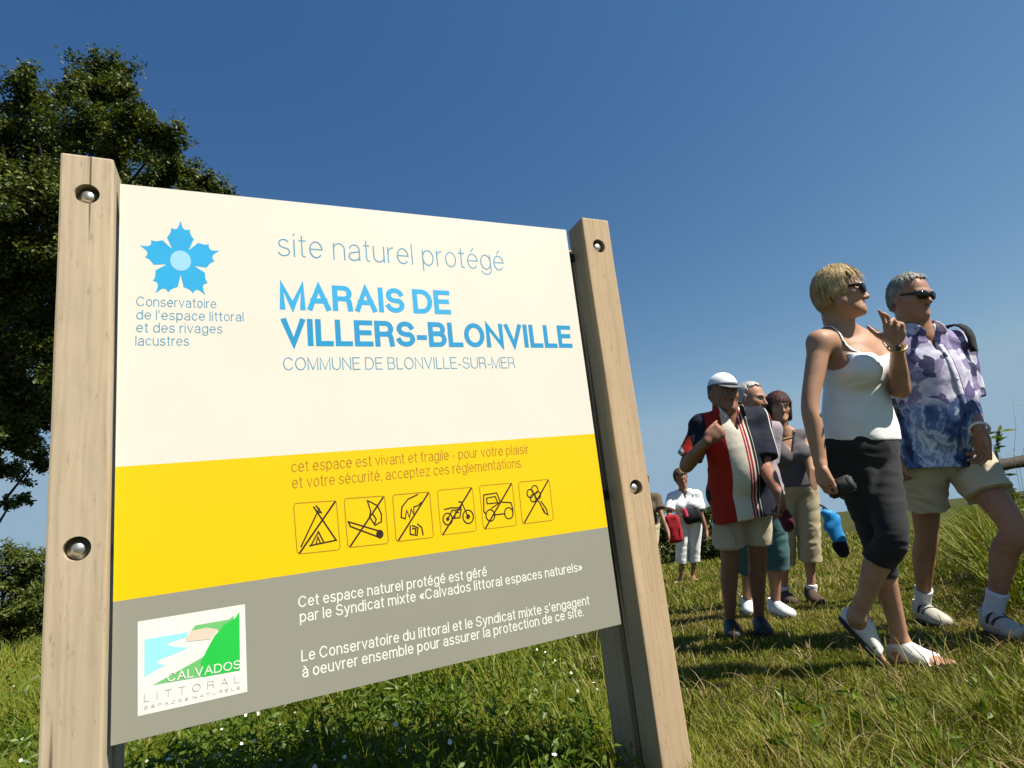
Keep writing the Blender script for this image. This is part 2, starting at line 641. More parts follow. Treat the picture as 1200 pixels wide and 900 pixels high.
class Flat:
    """flat inked shapes lying on a vertical board: local X to the right, Z up, ink proud of the board"""
    def __init__(self):
        self.V, self.F = [], []
        self.lift = 0
        self.top = False

    def y(self):
        self.lift += 1
        return -0.00015 - 0.00006 * (self.lift % 4) - (0.0003 if self.lift >= 60 and self.top else 0)

    def poly(self, pts):
        y = self.y()
        i = len(self.V)
        self.V += [(p[0], y, p[1]) for p in pts]
        self.F.append(list(range(i, i + len(pts))))

    def stroke(self, pts, w, cap=0.5, closed=False):
        P = [np.array(p, float) for p in pts]
        Q = [P[0]]
        for p in P[1:]:
            if np.linalg.norm(p - Q[-1]) > 1e-6:
                Q.append(p)
        P = Q
        if len(P) < 2:
            return
        loop = np.linalg.norm(P[0] - P[-1]) < 1e-5
        if loop:
            P = P[:-1]
        n = len(P)
        if not loop:
            P[0] = P[0] + unit(P[0] - P[1]) * w * cap
            P[-1] = P[-1] + unit(P[-1] - P[-2]) * w * cap
        y = self.y()
        E = []
        for i in range(n):
            a = P[i] - P[i - 1] if (i > 0 or loop) else P[1] - P[0]
            b = P[(i + 1) % n] - P[i] if (i < n - 1 or loop) else P[-1] - P[-2]
            a, b = unit(a), unit(b)
            m = np.array([-(a[1] + b[1]), a[0] + b[0]])
            if np.linalg.norm(m) < 1e-3:
                m = np.array([-a[1], a[0]])
            m = unit(m)
            c = max(0.42, abs(m @ np.array([-a[1], a[0]])))
            o = m * w / 2 / c
            E.append(((P[i][0] + o[0], P[i][1] + o[1]), (P[i][0] - o[0], P[i][1] - o[1])))
        for i in range(n if loop else n - 1):
            a, b = E[i], E[(i + 1) % n]
            yy = y - .000013 * (i % 4)
            i0 = len(self.V)
            self.V += [(a[0][0], yy, a[0][1]), (a[1][0], yy, a[1][1]), (b[1][0], yy, b[1][1]), (b[0][0], yy, b[0][1])]
            self.F.append([i0, i0 + 1, i0 + 2, i0 + 3])

    def text(self, s, p0, p1, cap_h, weight, track=0.17):
        """set s on the base line p0-p1 (board coordinates), letters cap_h high"""
        hw = weight / 2
        x = 0.0
        items = []
        for ch in s:
            w, st = GL[ch]
            items.append((x, w, st))
            x += w + (track + weight * 0.75 if ch != ' ' else 0.08)
        total = items[-1][0] + items[-1][1] + weight
        p0, p1 = np.array(p0, float), np.array(p1, float)
        ex = (p1 - p0) / total
        L = np.linalg.norm(p1 - p0)
        ey = np.array([-(p1 - p0)[1], (p1 - p0)[0]]) / L * cap_h
        sx = L / total
        wpx = weight * (cap_h * 0.6 + sx * 0.4)
        for x0, w, st in items:
            for pl in st:
                pts = [p0 + ex * (hw + x0 + a) + ey * (hw + b * (1 - 2 * hw)) for a, b in pl]
                self.stroke(pts, wpx)

    def build(self, name, mat, parent):
        me = bpy.data.meshes.new(name)
        me.from_pydata([tuple(v) for v in self.V], [], self.F)
        me.update()
        fl = [p.index for p in me.polygons if p.normal.y > 0]
        if fl:
            bm = bmesh.new()
            bm.from_mesh(me)
            bm.faces.ensure_lookup_table()
            bmesh.ops.reverse_faces(bm, faces=[bm.faces[i] for i in fl])
            bm.to_mesh(me)
            bm.free()
        return link(name, me, mat, parent, smooth=False)


# ------------------------------------------------------------------ the sign
BW, BH = 0.885 * S_B, 0.8857 * S_B
b_org = EYE + W_C @ (T_B * S_B)                # top left corner of the board's face
b_x = W_C @ R_B[:, 0]
b_z = W_C @ -R_B[:, 1]
b_y = W_C @ R_B[:, 2]                          # away from the viewer
mid = b_org + b_x * BW / 2
g0 = float(ground_z(mid[0], mid[1]))
sign_o = vec(mid[0], mid[1], g0)
MS = Matrix([[b_x[0], b_y[0], b_z[0], sign_o[0]], [b_x[1], b_y[1], b_z[1], sign_o[1]], [b_x[2], b_y[2], b_z[2], sign_o[2]], [0, 0, 0, 1]])
Z_TOP = b_org[2] - g0


def on_board(x, y, w=0.0):
    """pixel -> (X, Z) on the plane w metres in front of the board's face, sign-local"""
    d = ray(x, y)
    o = EYE - sign_o
    s = (-w - o @ b_y) / (d @ b_y)
    q = o + d * s
    return np.array([q @ b_x, q @ b_z])


sign = empty('info_sign', mat=MS)
tag(sign, 'square information board about the marsh, cream, yellow and grey, bolted between two wooden posts', 'sign')


def mat_wood(name, base, dark, seed):
    m, n, b = new_mat(name)
    tc = ND(n, 'ShaderNodeTexCoord')
    mp = ND(n, 'ShaderNodeMapping')
    mp.inputs['Location'].default_value = (seed, seed * .7, seed * .3)
    n.links.new(tc.outputs['Object'], mp.inputs[0])
    big = noise(n, 3.0, 3, .5, mp.outputs[0], (1, 1, .5))
    g1 = noise(n, 60, 6, .6, mp.outputs[0], (1, 1, .035))
    # cathedral grain: distorted rings round a tilted heart
    mp2 = ND(n, 'ShaderNodeMapping')
    mp2.inputs['Rotation'].default_value = (.05, .02, .4)
    mp2.inputs['Scale'].default_value = (1, 1, .12)
    n.links.new(mp.outputs[0], mp2.inputs[0])
    wv = ND(n, 'ShaderNodeTexWave', wave_type='RINGS', rings_direction='Z')
    wv.inputs['Scale'].default_value = 26
    wv.inputs['Distortion'].default_value = 7
    wv.inputs['Detail'].default_value = 2.5
    wv.inputs['Detail Scale'].default_value = 1.6
    n.links.new(mp2.outputs[0], wv.inputs[0])
    kn = ND(n, 'ShaderNodeTexVoronoi', feature='F1')
    kn.inputs['Scale'].default_value = 5.2
    mp3 = ND(n, 'ShaderNodeMapping')
    mp3.inputs['Scale'].default_value = (1, 1, .62)
    n.links.new(mp.outputs[0], mp3.inputs[0])
    n.links.new(mp3.outputs[0], kn.inputs['Vector'])
    knr = ramp(n, [(0.035, (.25, .25, .25)), (0.085, (1, 1, 1))], kn.outputs['Distance'])
    a = ND(n, 'ShaderNodeMath', operation='MULTIPLY_ADD')
    n.links.new(wv.outputs[0], a.inputs[0])
    a.inputs[1].default_value = .24
    n.links.new(g1.outputs[0], a.inputs[2])
    a2 = ND(n, 'ShaderNodeMath', operation='MULTIPLY_ADD')
    n.links.new(big.outputs[0], a2.inputs[0])
    a2.inputs[1].default_value = .45
    n.links.new(a.outputs[0], a2.inputs[2])
    r = ramp(n, [(0.40, dark), (0.62, tuple(lerp(dark, base, .75))), (0.92, base)], a2.outputs[0])
    mx = ND(n, 'ShaderNodeMix', data_type='RGBA', blend_type='MULTIPLY')
    mx.inputs[0].default_value = .8
    n.links.new(r.outputs[0], mx.inputs[6])
    n.links.new(knr.outputs[0], mx.inputs[7])
    # dirt specks and streaks
    sp = noise(n, 120, 3, .7, mp.outputs[0], (1, 1, .25))
    spr = ramp(n, [(.60, (1, 1, 1)), (.72, (.55, .5, .45))], sp.outputs[0])
    mx2 = ND(n, 'ShaderNodeMix', data_type='RGBA', blend_type='MULTIPLY')
    mx2.inputs[0].default_value = .6
    n.links.new(mx.outputs[2], mx2.inputs[6])
    n.links.new(spr.outputs[0], mx2.inputs[7])
    # drying cracks and grey weathering
    ck = noise(n, 34, 3, .55, mp.outputs[0], (1, 1, .016))
    ckr = ramp(n, [(.335, (.14, .10, .07)), (.375, (1, 1, 1))], ck.outputs[0])
    gw = noise(n, 6, 5, .65, mp.outputs[0], (1, 1, .30))
    gwr = ramp(n, [(.42, (.70, .71, .72)), (.62, (1, 1, 1))], gw.outputs[0])
    mx3 = ND(n, 'ShaderNodeMix', data_type='RGBA', blend_type='MULTIPLY')
    mx3.inputs[0].default_value = .85
    n.links.new(mx2.outputs[2], mx3.inputs[6])
    n.links.new(ckr.outputs[0], mx3.inputs[7])
    mx4 = ND(n, 'ShaderNodeMix', data_type='RGBA', blend_type='MULTIPLY')
    mx4.inputs[0].default_value = .58
    n.links.new(mx3.outputs[2], mx4.inputs[6])
    n.links.new(gwr.outputs[0], mx4.inputs[7])
    n.links.new(mx4.outputs[2], b.inputs['Base Color'])
    b.inputs['Roughness'].default_value = .78
    b.inputs['Specular IOR Level'].default_value = .3
    bump(n, b, g1.outputs[0], .35, .0015)
    return m


M_WOOD = mat_wood('weathered_wood', (.52, .41, .275), (.25, .175, .11), 3.1)
M_WOOD2 = mat_wood('weathered_wood_right', (.52, .375, .225), (.25, .165, .09), 8.7)
M_STEEL = mat_plain('galvanised_steel', (.55, .54, .50), .42, .85, .15, 60, .25, .0008)


def timber(x0, x1, y0, y1, z0, z1, bev=.004, holes=(), seed=0, slope=0.0):
    bm = bmesh.new()
    nz = 14
    r = random.Random(seed)
    rings = []
    for i in range(nz + 1):
        z = z0 + (z1 - z0) * i / nz
        j = lambda: r.uniform(-.0006, .0006)
        dz = slope if i == nz else 0
        rings.append([bm.verts.new((x0 + j(), y0 + j(), z)), bm.verts.new((x1 + j(), y0 + j(), z - dz * .3)), bm.verts.new((x1 + j(), y1 + j(), z - dz)), bm.verts.new((x0 + j(), y1 + j(), z - dz))])
    for a, b_ in zip(rings[:-1], rings[1:]):
        for k in range(4):
            bm.faces.new((a[k], a[(k + 1) % 4], b_[(k + 1) % 4], b_[k]))
    bm.faces.new(rings[0])
    bm.faces.new(rings[-1])
    bmesh.ops.recalc_face_normals(bm, faces=bm.faces)
    ed = [e for e in bm.edges if len(e.link_faces) == 2 and e.calc_face_angle(0) > .6]
    bmesh.ops.bevel(bm, geom=ed, offset=bev, segments=2, affect='EDGES', profile=.6)
    me = bm_mesh('timber', bm)
    if holes:
        o = bpy.data.objects.new('timber_tmp', me)
        C.objects.link(o)
        cb = bmesh.new()
        for hx, hz, hr, dep in holes:
            bmesh.ops.create_cone(cb, cap_ends=True, segments=40, radius1=hr, radius2=hr, depth=dep * 2,
                                  matrix=Matrix.Translation((hx, y0, hz)) @ Matrix.Rotation(math.pi / 2, 4, 'X'))
        cm = bm_mesh('cut_tmp', cb)
        co = bpy.data.objects.new('cut_tmp', cm)
        C.objects.link(co)
        md = o.modifiers.new('b', 'BOOLEAN')
        md.object = co
        md.operation = 'DIFFERENCE'
        md.solver = 'EXACT'
        bpy.context.view_layer.update()
        dg = bpy.context.evaluated_depsgraph_get()
        me2 = bpy.data.meshes.new_from_object(o.evaluated_get(dg))
        bpy.data.objects.remove(o)
        bpy.data.objects.remove(co)
        me2.materials.clear()
        me = me2
    return me


def bolt_mesh(x, y, z, r=.0118):
    bm = bmesh.new()
    # washer
    bmesh.ops.create_cone(bm, cap_ends=True, segments=32, radius1=r * 1.5, radius2=r * 1.5, depth=.0025, matrix=Matrix.Translation((x, y - .00125, z)) @ Matrix.Rotation(math.pi / 2, 4, 'X'))
    # domed head
    prof = [(r, .0), (r * 1.0, .0035), (r * .93, .0065), (r * .75, .0092), (r * .45, .011), (0.0001, .0116)]
    prev = None
    for pr, ph in prof:
        ring = [bm.verts.new((x + pr * math.cos(a), y - .0026 - ph, z + pr * math.sin(a))) for a in [2 * math.pi * i / 28 for i in range(28)]]
        if prev:
            for i in range(28):
                bm.faces.new((prev[i], prev[(i + 1) % 28], ring[(i + 1) % 28], ring[i]))
        prev = ring
    return bm_mesh('bolt', bm)


WF = -.022 * S_B                                # front face of the posts
w_f = .022 * S_B


def uX(u):
    return u * S_B - BW / 2


holes_l = [(*on_board(102, 227, w_f), .0198, .024), (*on_board(90, 643, w_f), .0198, .024)]
holes_r = [(*on_board(702, 288, w_f), .0188, .024), (*on_board(745.5, 571, w_f), .0188, .024)]
zl = on_board(103, 182, w_f)[1]
zr = on_board(697, 256, w_f)[1]
xl0, xl1 = on_board(71, 178, w_f)[0], on_board(133.5, 187, w_f)[0]
xr0, xr1 = on_board(682, 255, w_f)[0], on_board(712.5, 258, w_f)[0]
M_DARKSTEEL = mat_plain('bracket_steel', (.02, .018, .015), .8, 0)
for xa, xb, zt, hl, mt, sd in ((xl0, xl1, zl, holes_l, M_WOOD, 1), (xr0, xr1, zr, holes_r, M_WOOD2, 2)):
    post = link('post', timber(xa, xb, WF, .046 * S_B, -.35, zt, holes=hl, seed=sd, slope=.004), mt, sign, smooth=False)
    link('rear_timber', timber(xa, xb, .071 * S_B, .155 * S_B, -.35, zt - .045, seed=sd + 5), mt, sign, smooth=False)
    for hx, hz, hr, dep in hl:
        link('bolt', bolt_mesh(hx, WF + .0185, hz), M_STEEL, post)
        bx = (xb - .01, xb + .07) if sd == 1 else (xa - .07, xa + .01)
        bmx = bmesh.new()
        bmesh.ops.create_cube(bmx, size=1, matrix=Matrix.Translation(((bx[0] + bx[1]) / 2, .040, hz - .01)) @ Matrix.Diagonal((bx[1] - bx[0], .006, .022, 1)))
        bmesh.ops.bevel(bmx, geom=bmx.edges[:], offset=.0015, segments=1, affect='EDGES')
        link('bracket', bm_mesh('bracket', bmx), M_DARKSTEEL, sign, smooth=False)


# the board: one aluminium sheet printed in three bands
def mat_print(name, col, rough=.34, var=.03, streak=True):
    m, n, b = new_mat(name)
    t = noise(n, 3.5, 5, .6)
    r = ramp(n, [(.3, tuple(c * (1 - var) for c in col)), (.7, tuple(min(1, c * (1 + var * .5)) for c in col))], t.outputs[0])
    d = noise(n, 45, 6, .75, None, (1, 1, .35))
    dr = ramp(n, [(.66, (1, 1, 1)), (.80, (.80, .77, .72))], d.outputs[0])
    mx = ND(n, 'ShaderNodeMix', data_type='RGBA', blend_type='MULTIPLY')
    mx.inputs[0].default_value = .7
    n.links.new(r.outputs[0], mx.inputs[6])
    n.links.new(dr.outputs[0], mx.inputs[7])
    n.links.new(mx.outputs[2], b.inputs['Base Color'])
    b.inputs['Roughness'].default_value = rough
    b.inputs['Specular IOR Level'].default_value = .4
    return m


M_CREAM = mat_print('cream_print', (.735, .685, .585))
M_YEL = mat_print('yellow_print', (.80, .53, .002))
M_GREY = mat_print('grey_print', (.285, .275, .22))
M_BLUE = mat_plain('sky_blue_ink', (.025, .36, .66), .4, 0, .04, 20, 0)
M_BLUE2 = mat_plain('deep_blue_ink', (.012, .27, .52), .4, 0, .04, 20, 0)
M_TEAL = mat_plain('slate_blue_ink', (.08, .29, .44), .4, 0, .04, 20, 0)
M_ORANGE = mat_plain('ochre_ink', (.42, .19, .01), .4, 0, .05, 20, 0)
M_BROWN = mat_plain('dark_brown_ink', (.035, .015, .006), .4, 0, .05, 20, 0)
M_WHITE = mat_plain('white_ink', (.80, .78, .70), .4, 0, .02, 20, 0)
M_GREEN = mat_plain('green_ink', (.02, .52, .06), .4, 0, .03, 20, 0)
M_GREEN2 = mat_plain('pale_green_ink', (.16, .50, .16), .4, 0, .03, 20, 0)
M_CYAN = mat_plain('cyan_ink', (.32, .74, .88), .4, 0, .03, 20, 0)
M_SAND = mat_plain('sand_ink', (.70, .58, .45), .4, 0, .03, 20, 0)
M_PALEBLUE = mat_plain('pale_blue_ink', (.30, .58, .80), .4, 0, .03, 20, 0)
M_GREYINK = mat_plain('grey_ink', (.36, .33, .28), .4, 0, .03, 20, 0)

z_a = 0.5 * (on_board(135, 545)[1] + on_board(694, 510)[1])
z_b = 0.5 * (on_board(133, 703)[1] + on_board(706, 620)[1])
ZB = Z_TOP - BH
bm = bmesh.new()
x0, x1 = -BW / 2 - .001, BW / 2
lv = [ZB, z_b, z_a, Z_TOP]
fr = [[bm.verts.new((x, 0, z)) for x in (x0, x1)] for z in lv]
bk = [[bm.verts.new((x, .006, z)) for x in (x0, x1)] for z in lv]
for i in range(3):
    f = bm.faces.new((fr[i][0], fr[i][1], fr[i + 1][1], fr[i + 1][0]))
    f.material_index = (2, 1, 0)[i]
    for q in ((bk[i][1], bk[i][0], bk[i + 1][0], bk[i + 1][1]), (fr[i][1], bk[i][1], bk[i + 1][1], fr[i + 1][1]), (bk[i][0], fr[i][0], fr[i + 1][0], bk[i + 1][0])):
        bm.faces.new(q).material_index = 3
bm.faces.new((fr[0][0], bk[0][0], bk[0][1], fr[0][1])).material_index = 3
bm.faces.new((fr[3][0], fr[3][1], bk[3][1], bk[3][0])).material_index = 3
M_EDGE = mat_plain('aluminium_edge', (.6, .58, .52), .4, .6)
panel = link('panel', bm_mesh('panel', bm), [M_CREAM, M_YEL, M_GREY, M_EDGE], sign, smooth=False)


def txt(name, mat, lines, weight, cap):
    for s, a, b_, *r in lines:
        f = Flat()
        A, B = on_board(*a), on_board(*b_)
        zc = 0.5 * (A[1] + B[1])
        A[1] = lerp(A[1], zc, .5)
        B[1] = lerp(B[1], zc, .5)
        f.text(s, A, B, r[0] if r else cap, weight)
        f.build(name, mat, panel)


def hgt(x, ya, yb):
    return abs(on_board(x, ya)[1] - on_board(x, yb)[1])


txt('lettering', M_TEAL, [('site naturel protégé', (325.8, 299.6), (591, 317.5))], .052, hgt(483, 283.7, 308.5))
txt('lettering', M_BLUE, [('MARAIS DE', (328.4, 363), (528.5, 368.6))], .205, hgt(330, 331.3, 363))
txt('lettering', M_BLUE2, [('VILLERS-BLONVILLE', (331, 405), (671, 408.4))], .205, hgt(332, 372.4, 405.3))
txt('lettering', M_TEAL, [('COMMUNE DE BLONVILLE-SUR-MER', (332.2, 433.7), (603.9, 431.8))], .075, hgt(420, 418.6, 433.2))
txt('lettering', M_TEAL, [('Conservatoire', (159.8, 358.6), (253.5, 361.4)), ("de l'espace littoral", (159.8, 374.3), (285.7, 376.7)),
                          ('et des rivages', (159.8, 389.2), (260.8, 391)), ('lacustres', (158.8, 404.9), (221.7, 405.2))], .085, hgt(162, 348, 359.4))
txt('lettering', M_ORANGE, [('cet espace est vivant et fragile - pour votre plaisir', (341.7, 553.3), (620, 531.7)),
                            ('et votre sécurité, acceptez ces réglementations.', (342.7, 572.7), (612.7, 547.6))], .085, hgt(420, 534.5, 547.3))
hw_ = hgt(353, 759, 773)
txt('lettering', M_WHITE, [('Cet espace naturel protégé est géré', (349.7, 711.5), (571, 676)), ('par le Syndicat mixte «Calvados littoral espaces naturels»', (351.5, 729.3), (682.5, 669.5)),
                           ("Le Conservatoire du littoral et le Syndicat mixte s'engagent", (353.2, 772.8), (691.3, 710.8)),
                           ('à oeuvrer ensemble pour assurer la protection de ce site.', (354.3, 794), (684.5, 722.2))], .125, hw_)

# flower emblem
fc = on_board(211.7, 305.6)
Rf = hgt(211.8, 258.5, 305.6)
f = Flat()
for k in range(5):
    a0 = 90 + 72 * k

    def P(r, th):
        return (fc[0] + .84 * Rf * r * math.cos(math.radians(a0 + th)), fc[1] + Rf * r * math.sin(math.radians(a0 + th)))
    half = [(.34, 36), (.64, 30), (.665, 26), (.70, 21.5), (.745, 18), (.83, 15.5), (.79, 11.5), (.785, 8), (.815, 4.5), (.88, 2.2)]
    for sg in (1, -1):                                     # two halves, each star-shaped about the middle
        f.lift = 0
        pts = [(fc[0], fc[1])] + [P(r, sg * t) for r, t in half] + [P(1.0, 0)]
        f.poly(pts)
f.build('emblem', M_BLUE, panel)
f = Flat()
f.lift = 60
ring = [(fc[0] + .84 * Rf * .25 * math.cos(t), fc[1] + Rf * .25 * math.sin(t)) for t in np.linspace(0, 2 * math.pi, 28, endpoint=False)]
f.poly(ring)
f.build('emblem_centre', M_PALEBLUE, panel).location.y = -.0003

# coast emblem on its white square
f = Flat()
sq = [on_board(161.4, 728.5), on_board(286.9, 708), on_board(289.9, 810.6), on_board(161.4, 839.4)]
f.poly([tuple(p) for p in sq])
logo = f.build('logo_card', M_WHITE, panel)


def lp(x, y):
    return tuple(on_board(130 + x / 3.752, 640 + y / 3.752))


def flat_polys(name, mat, polys, lift, parent):
    f = Flat()
    for p in polys:
        f.lift = lift
        f.poly([lp(*q) for q in p])
    me = f.build(name, mat, parent)
    bm = bmesh.new()
    bm.from_mesh(me.data)
    bmesh.ops.triangulate(bm, faces=bm.faces)
    bm.to_mesh(me.data)
    bm.free()
    me.location.y = -.0001 * lift / 10
    return me


flat_polys('sea_patch', M_CYAN, [[(148, 410), (342, 377), (332, 400), (245, 430), (262, 440), (340, 446), (290, 470), (203, 503), (212, 517), (242, 523), (190, 548), (148, 578)]], 10, logo)
flat_polys('hill_patch', M_GREEN2, [[(350, 375), (372, 348), (520, 322), (540, 305), (540, 360), (470, 372), (430, 360)], [(184, 611), (400, 490), (420, 470), (500, 480), (568, 545)]], 20, logo)
flat_polys('hill_patch', M_GREEN, [[(565, 288), (568, 545), (400, 575), (395, 512), (422, 455), (455, 395), (500, 345), (545, 318)]], 30, logo)
flat_polys('cliff_patch', M_SAND, [[(332, 402), (352, 372), (420, 358), (472, 366), (440, 408), (335, 420)]], 40, logo)
f = Flat()
f.lift = 60
f.text('CALVADOS', lp(247, 597), lp(570, 537), hgt(235, 782, 792.5), .13)
t_ = f.build('logo_lettering', M_WHITE, logo)
t_.location.y = -.0008
f = Flat()
f.text('LITTORAL', lp(145, 686), lp(566, 600), hgt(235, 806, 815), .07, track=.75)
f.text('ESPACES NATURELS', lp(148, 718), lp(568, 628), hgt(235, 820, 823.5), .10, track=.6)
t_ = f.build('logo_lettering', M_GREYINK, logo)
t_.location.y = -.0003

# the six prohibition pictograms
SQ = [[(72, 240), (222, 230), (85, 418)], [(250, 223), (392, 213), (263, 395)], [(420, 210), (550, 199), (433, 374)], [(577, 194), (700, 183), (591, 352)], [(725, 178), (840, 168), (740, 331)], [(862, 165), (970, 155), (877, 312)]]


def circle(cx, cy, r, a0=0, a1=360, ry=None):
    return arc(cx, cy, r, ry or r, a0, a1, 12)


DRAW = [
    [[(.10, .14), (.58, .86)], [(.52, .92), (.62, .78), (.52, .80)], [(.46, .90), (.92, .20), (.30, .14)], [(.34, .16), (.52, .40), (.62, .19)], [(.45, .17), (.50, .30), (.54, .18)]],
    [[(.06, .52), (.10, .42), (.74, .16), (.80, .27), (.06, .52)], [(.56, .92), (.62, .70), (.58, .58), (.70, .40), (.86, .46), (.88, .62), (.80, .80), (.62, .90), (.56, .92)], [(.68, .62), (.74, .52), (.70, .44)]],
    [[(.18, .50), (.22, .72), (.40, .88), (.66, .96)], [(.18, .50), (.28, .46), (.34, .64), (.40, .48), (.46, .66), (.52, .54), (.54, .70), (.66, .72), (.74, .78)], [(.40, .30), (.38, .12), (.56, .08), (.60, .24), (.46, .30)], [(.60, .32), (.70, .24), (.72, .08)], [(.46, .24), (.54, .22), (.52, .13)]],
    [circle(.22, .34, .13), circle(.80, .34, .15), circle(.80, .34, .04), circle(.22, .34, .03), [(.22, .34), (.36, .52), (.60, .52), (.66, .66), (.80, .34)], [(.16, .56), (.34, .58), (.60, .56)], [(.58, .70), (.68, .68)], [(.34, .34), (.56, .34), (.62, .52)], [(.42, .36), (.46, .48), (.54, .46)]],
    [circle(.24, .30, .13), circle(.80, .30, .13), [(.06, .40), (.10, .78), (.50, .80), (.58, .58), (.90, .54), (.94, .38), (.92, .30)], [(.06, .40), (.12, .34)], [(.36, .30), (.68, .30)], [(.18, .70), (.44, .72), (.50, .57), (.18, .57), (.18, .70)], [(.58, .58), (.40, .50), (.30, .46)]],
    [circle(.34, .70, .10), circle(.50, .78, .10), circle(.58, .64, .09), circle(.42, .58, .09), [(.48, .60), (.62, .44), (.72, .22), (.84, .14), (.80, .30), (.66, .48)], [(.70, .30), (.76, .18)]],
]
f1, f2 = Flat(), Flat()
for q, drw in zip(SQ, DRAW):
    A, B, D_ = [on_board(320 + x / 3.0, 510 + y / 3.0) for x, y in q]
    ex, ez = B - A, D_ - A

    def M(p):
        return tuple(A + ex * p[0] + ez * (1 - p[1]))
    rr = .07
    box = arc(1 - rr, 1 - rr, rr, rr, 0, 90, 4) + arc(rr, 1 - rr, rr, rr, 90, 180, 4) + arc(rr, rr, rr, rr, 180, 270, 4) + arc(1 - rr, rr, rr, rr, 270, 360, 4)
    f1.stroke([M(p) for p in box] + [M(box[0])], .0016)
    sc = np.linalg.norm(ex)
    for pl in drw:
        f2.stroke([M(p) for p in pl], .0028)
    f2.stroke([M((.06, .02)), M((.97, .98))], .0036)
f1.build('pictogram_frame', M_ORANGE, panel)
f2.build('pictogram', M_BROWN, panel)
f = Flat()
A, B, D_ = [on_board(320 + x / 3.0, 510 + y / 3.0) for x, y in SQ[1]]
f.lift = 80
f.poly([tuple(A + (B - A) * p[0] + (D_ - A) * (1 - p[1])) for p in circle(.80, .21, .09)[:-1]])
f.build('pictogram', M_BROWN, panel).location.y = -.0003
# ------------------------------------------------------------------ people
M_SKIN_F = mat_skin('skin_tanned', (.43, .235, .145))
M_SKIN_M = mat_skin('skin_ruddy', (.38, .19, .115))
M_SKIN_D = mat_skin('skin_brown', (.30, .145, .085))
M_LENS = mat_plain('dark_lens', (.008, .007, .007), .12, 0, 0, 10, 0)
M_BLACK = mat_cloth('black_cloth', (.012, .012, .014))
M_RUBBER = mat_plain('dark_rubber', (.03, .028, .025), .8)
M_WHITELEATHER = mat_plain('white_leather', (.74, .71, .64), .5, 0, .06, 30, .3)
M_SOCK = mat_cloth('white_sock', (.70, .70, .71))
M_EYE = mat_plain('eye_white', (.34, .31, .28), .3, 0, .02, 20, 0)


def mat_hair(name, lo, hi, scale=70):
    m, n, b = new_mat(name)
    t = noise(n, scale, 5, .65, None, (1, 1, .22))
    r = ramp(n, [(.32, lo), (.66, hi)], t.outputs[0])
    n.links.new(r.outputs[0], b.inputs['Base Color'])
    b.inputs['Roughness'].default_value = .55
    b.inputs['Specular IOR Level'].default_value = .35
    t2 = noise(n, scale * 3, 4, .7, None, (1, 1, .15))
    bump(n, b, t2.outputs[0], .7, .006)
    return m


class Person:
    def __init__(self, label, origin, facing, group=None, h=.005, box=(.55, .55, 1.85), skin=None):
        f = unit([facing[0], facing[1], 0])
        self.fx = vec(f[1], -f[0], 0)          # the person's right-hand side
        self.fy = f
        self.o = np.asarray(origin, float)
        M = Matrix([[self.fx[0], f[0], 0, self.o[0]], [self.fx[1], f[1], 0, self.o[1]], [0, 0, 1, self.o[2]], [0, 0, 0, 1]])
        self.root = empty('person', mat=M)
        tag(self.root, label, 'person', group)
        self.h = h
        self.skin = skin
        self.body = Field((-box[0], -box[1], -.06), (box[0], box[1], box[2]), h)
        self.J = {}

    def loc(self, p):
        d = np.asarray(p, float) - self.o
        return vec(d @ self.fx, d @ self.fy, d[2])

    def wld(self, q):
        return self.o + self.fx * q[0] + self.fy * q[1] + vec(0, 0, q[2])

    def px(self, x, y, depth):
        return self.loc(at(x, y, depth))

    def bone(self, parent, x, y, L, near=True):
        """end of a bone of length L whose far end lies on the sight line through x, y"""
        o = self.loc(EYE)
        d = unit(self.loc(EYE + ray(x, y)) - o)
        w = parent - o
        b = w @ d
        disc = b * b - (w @ w - L * L)
        s = b - math.sqrt(disc) if (disc > 0 and near) else (b + math.sqrt(disc) if disc > 0 else b)
        q = o + d * s
        return parent + unit(q - parent) * L

    def knee(self, hip, ank, Lt, Ls, fwd=(0, 1, 0)):
        d = ank - hip
        D = min(np.linalg.norm(d), (Lt + Ls) * .9995)
        a = (Lt * Lt - Ls * Ls + D * D) / (2 * D)
        hgt_ = math.sqrt(max(0, Lt * Lt - a * a))
        u = unit(d)
        f = np.asarray(fwd, float)
        f = unit(f - u * (f @ u))
        return hip + u * a + f * hgt_

    def mesh(self, name, fld, mat, parent=None, it=2):
        return link(name, fld.mesh(name, it), mat, parent if parent is not None else self.root)


def axes_from(f, up=(0, 0, 1), roll=0.0):
    f = unit(f)
    r = unit(np.cross(f, up))
    u = np.cross(r, f)
    if roll:
        r, u = r * math.cos(roll) + u * math.sin(roll), u * math.cos(roll) - r * math.sin(roll)
    return np.stack([r, f, u], axis=1)         # columns right, forward, up


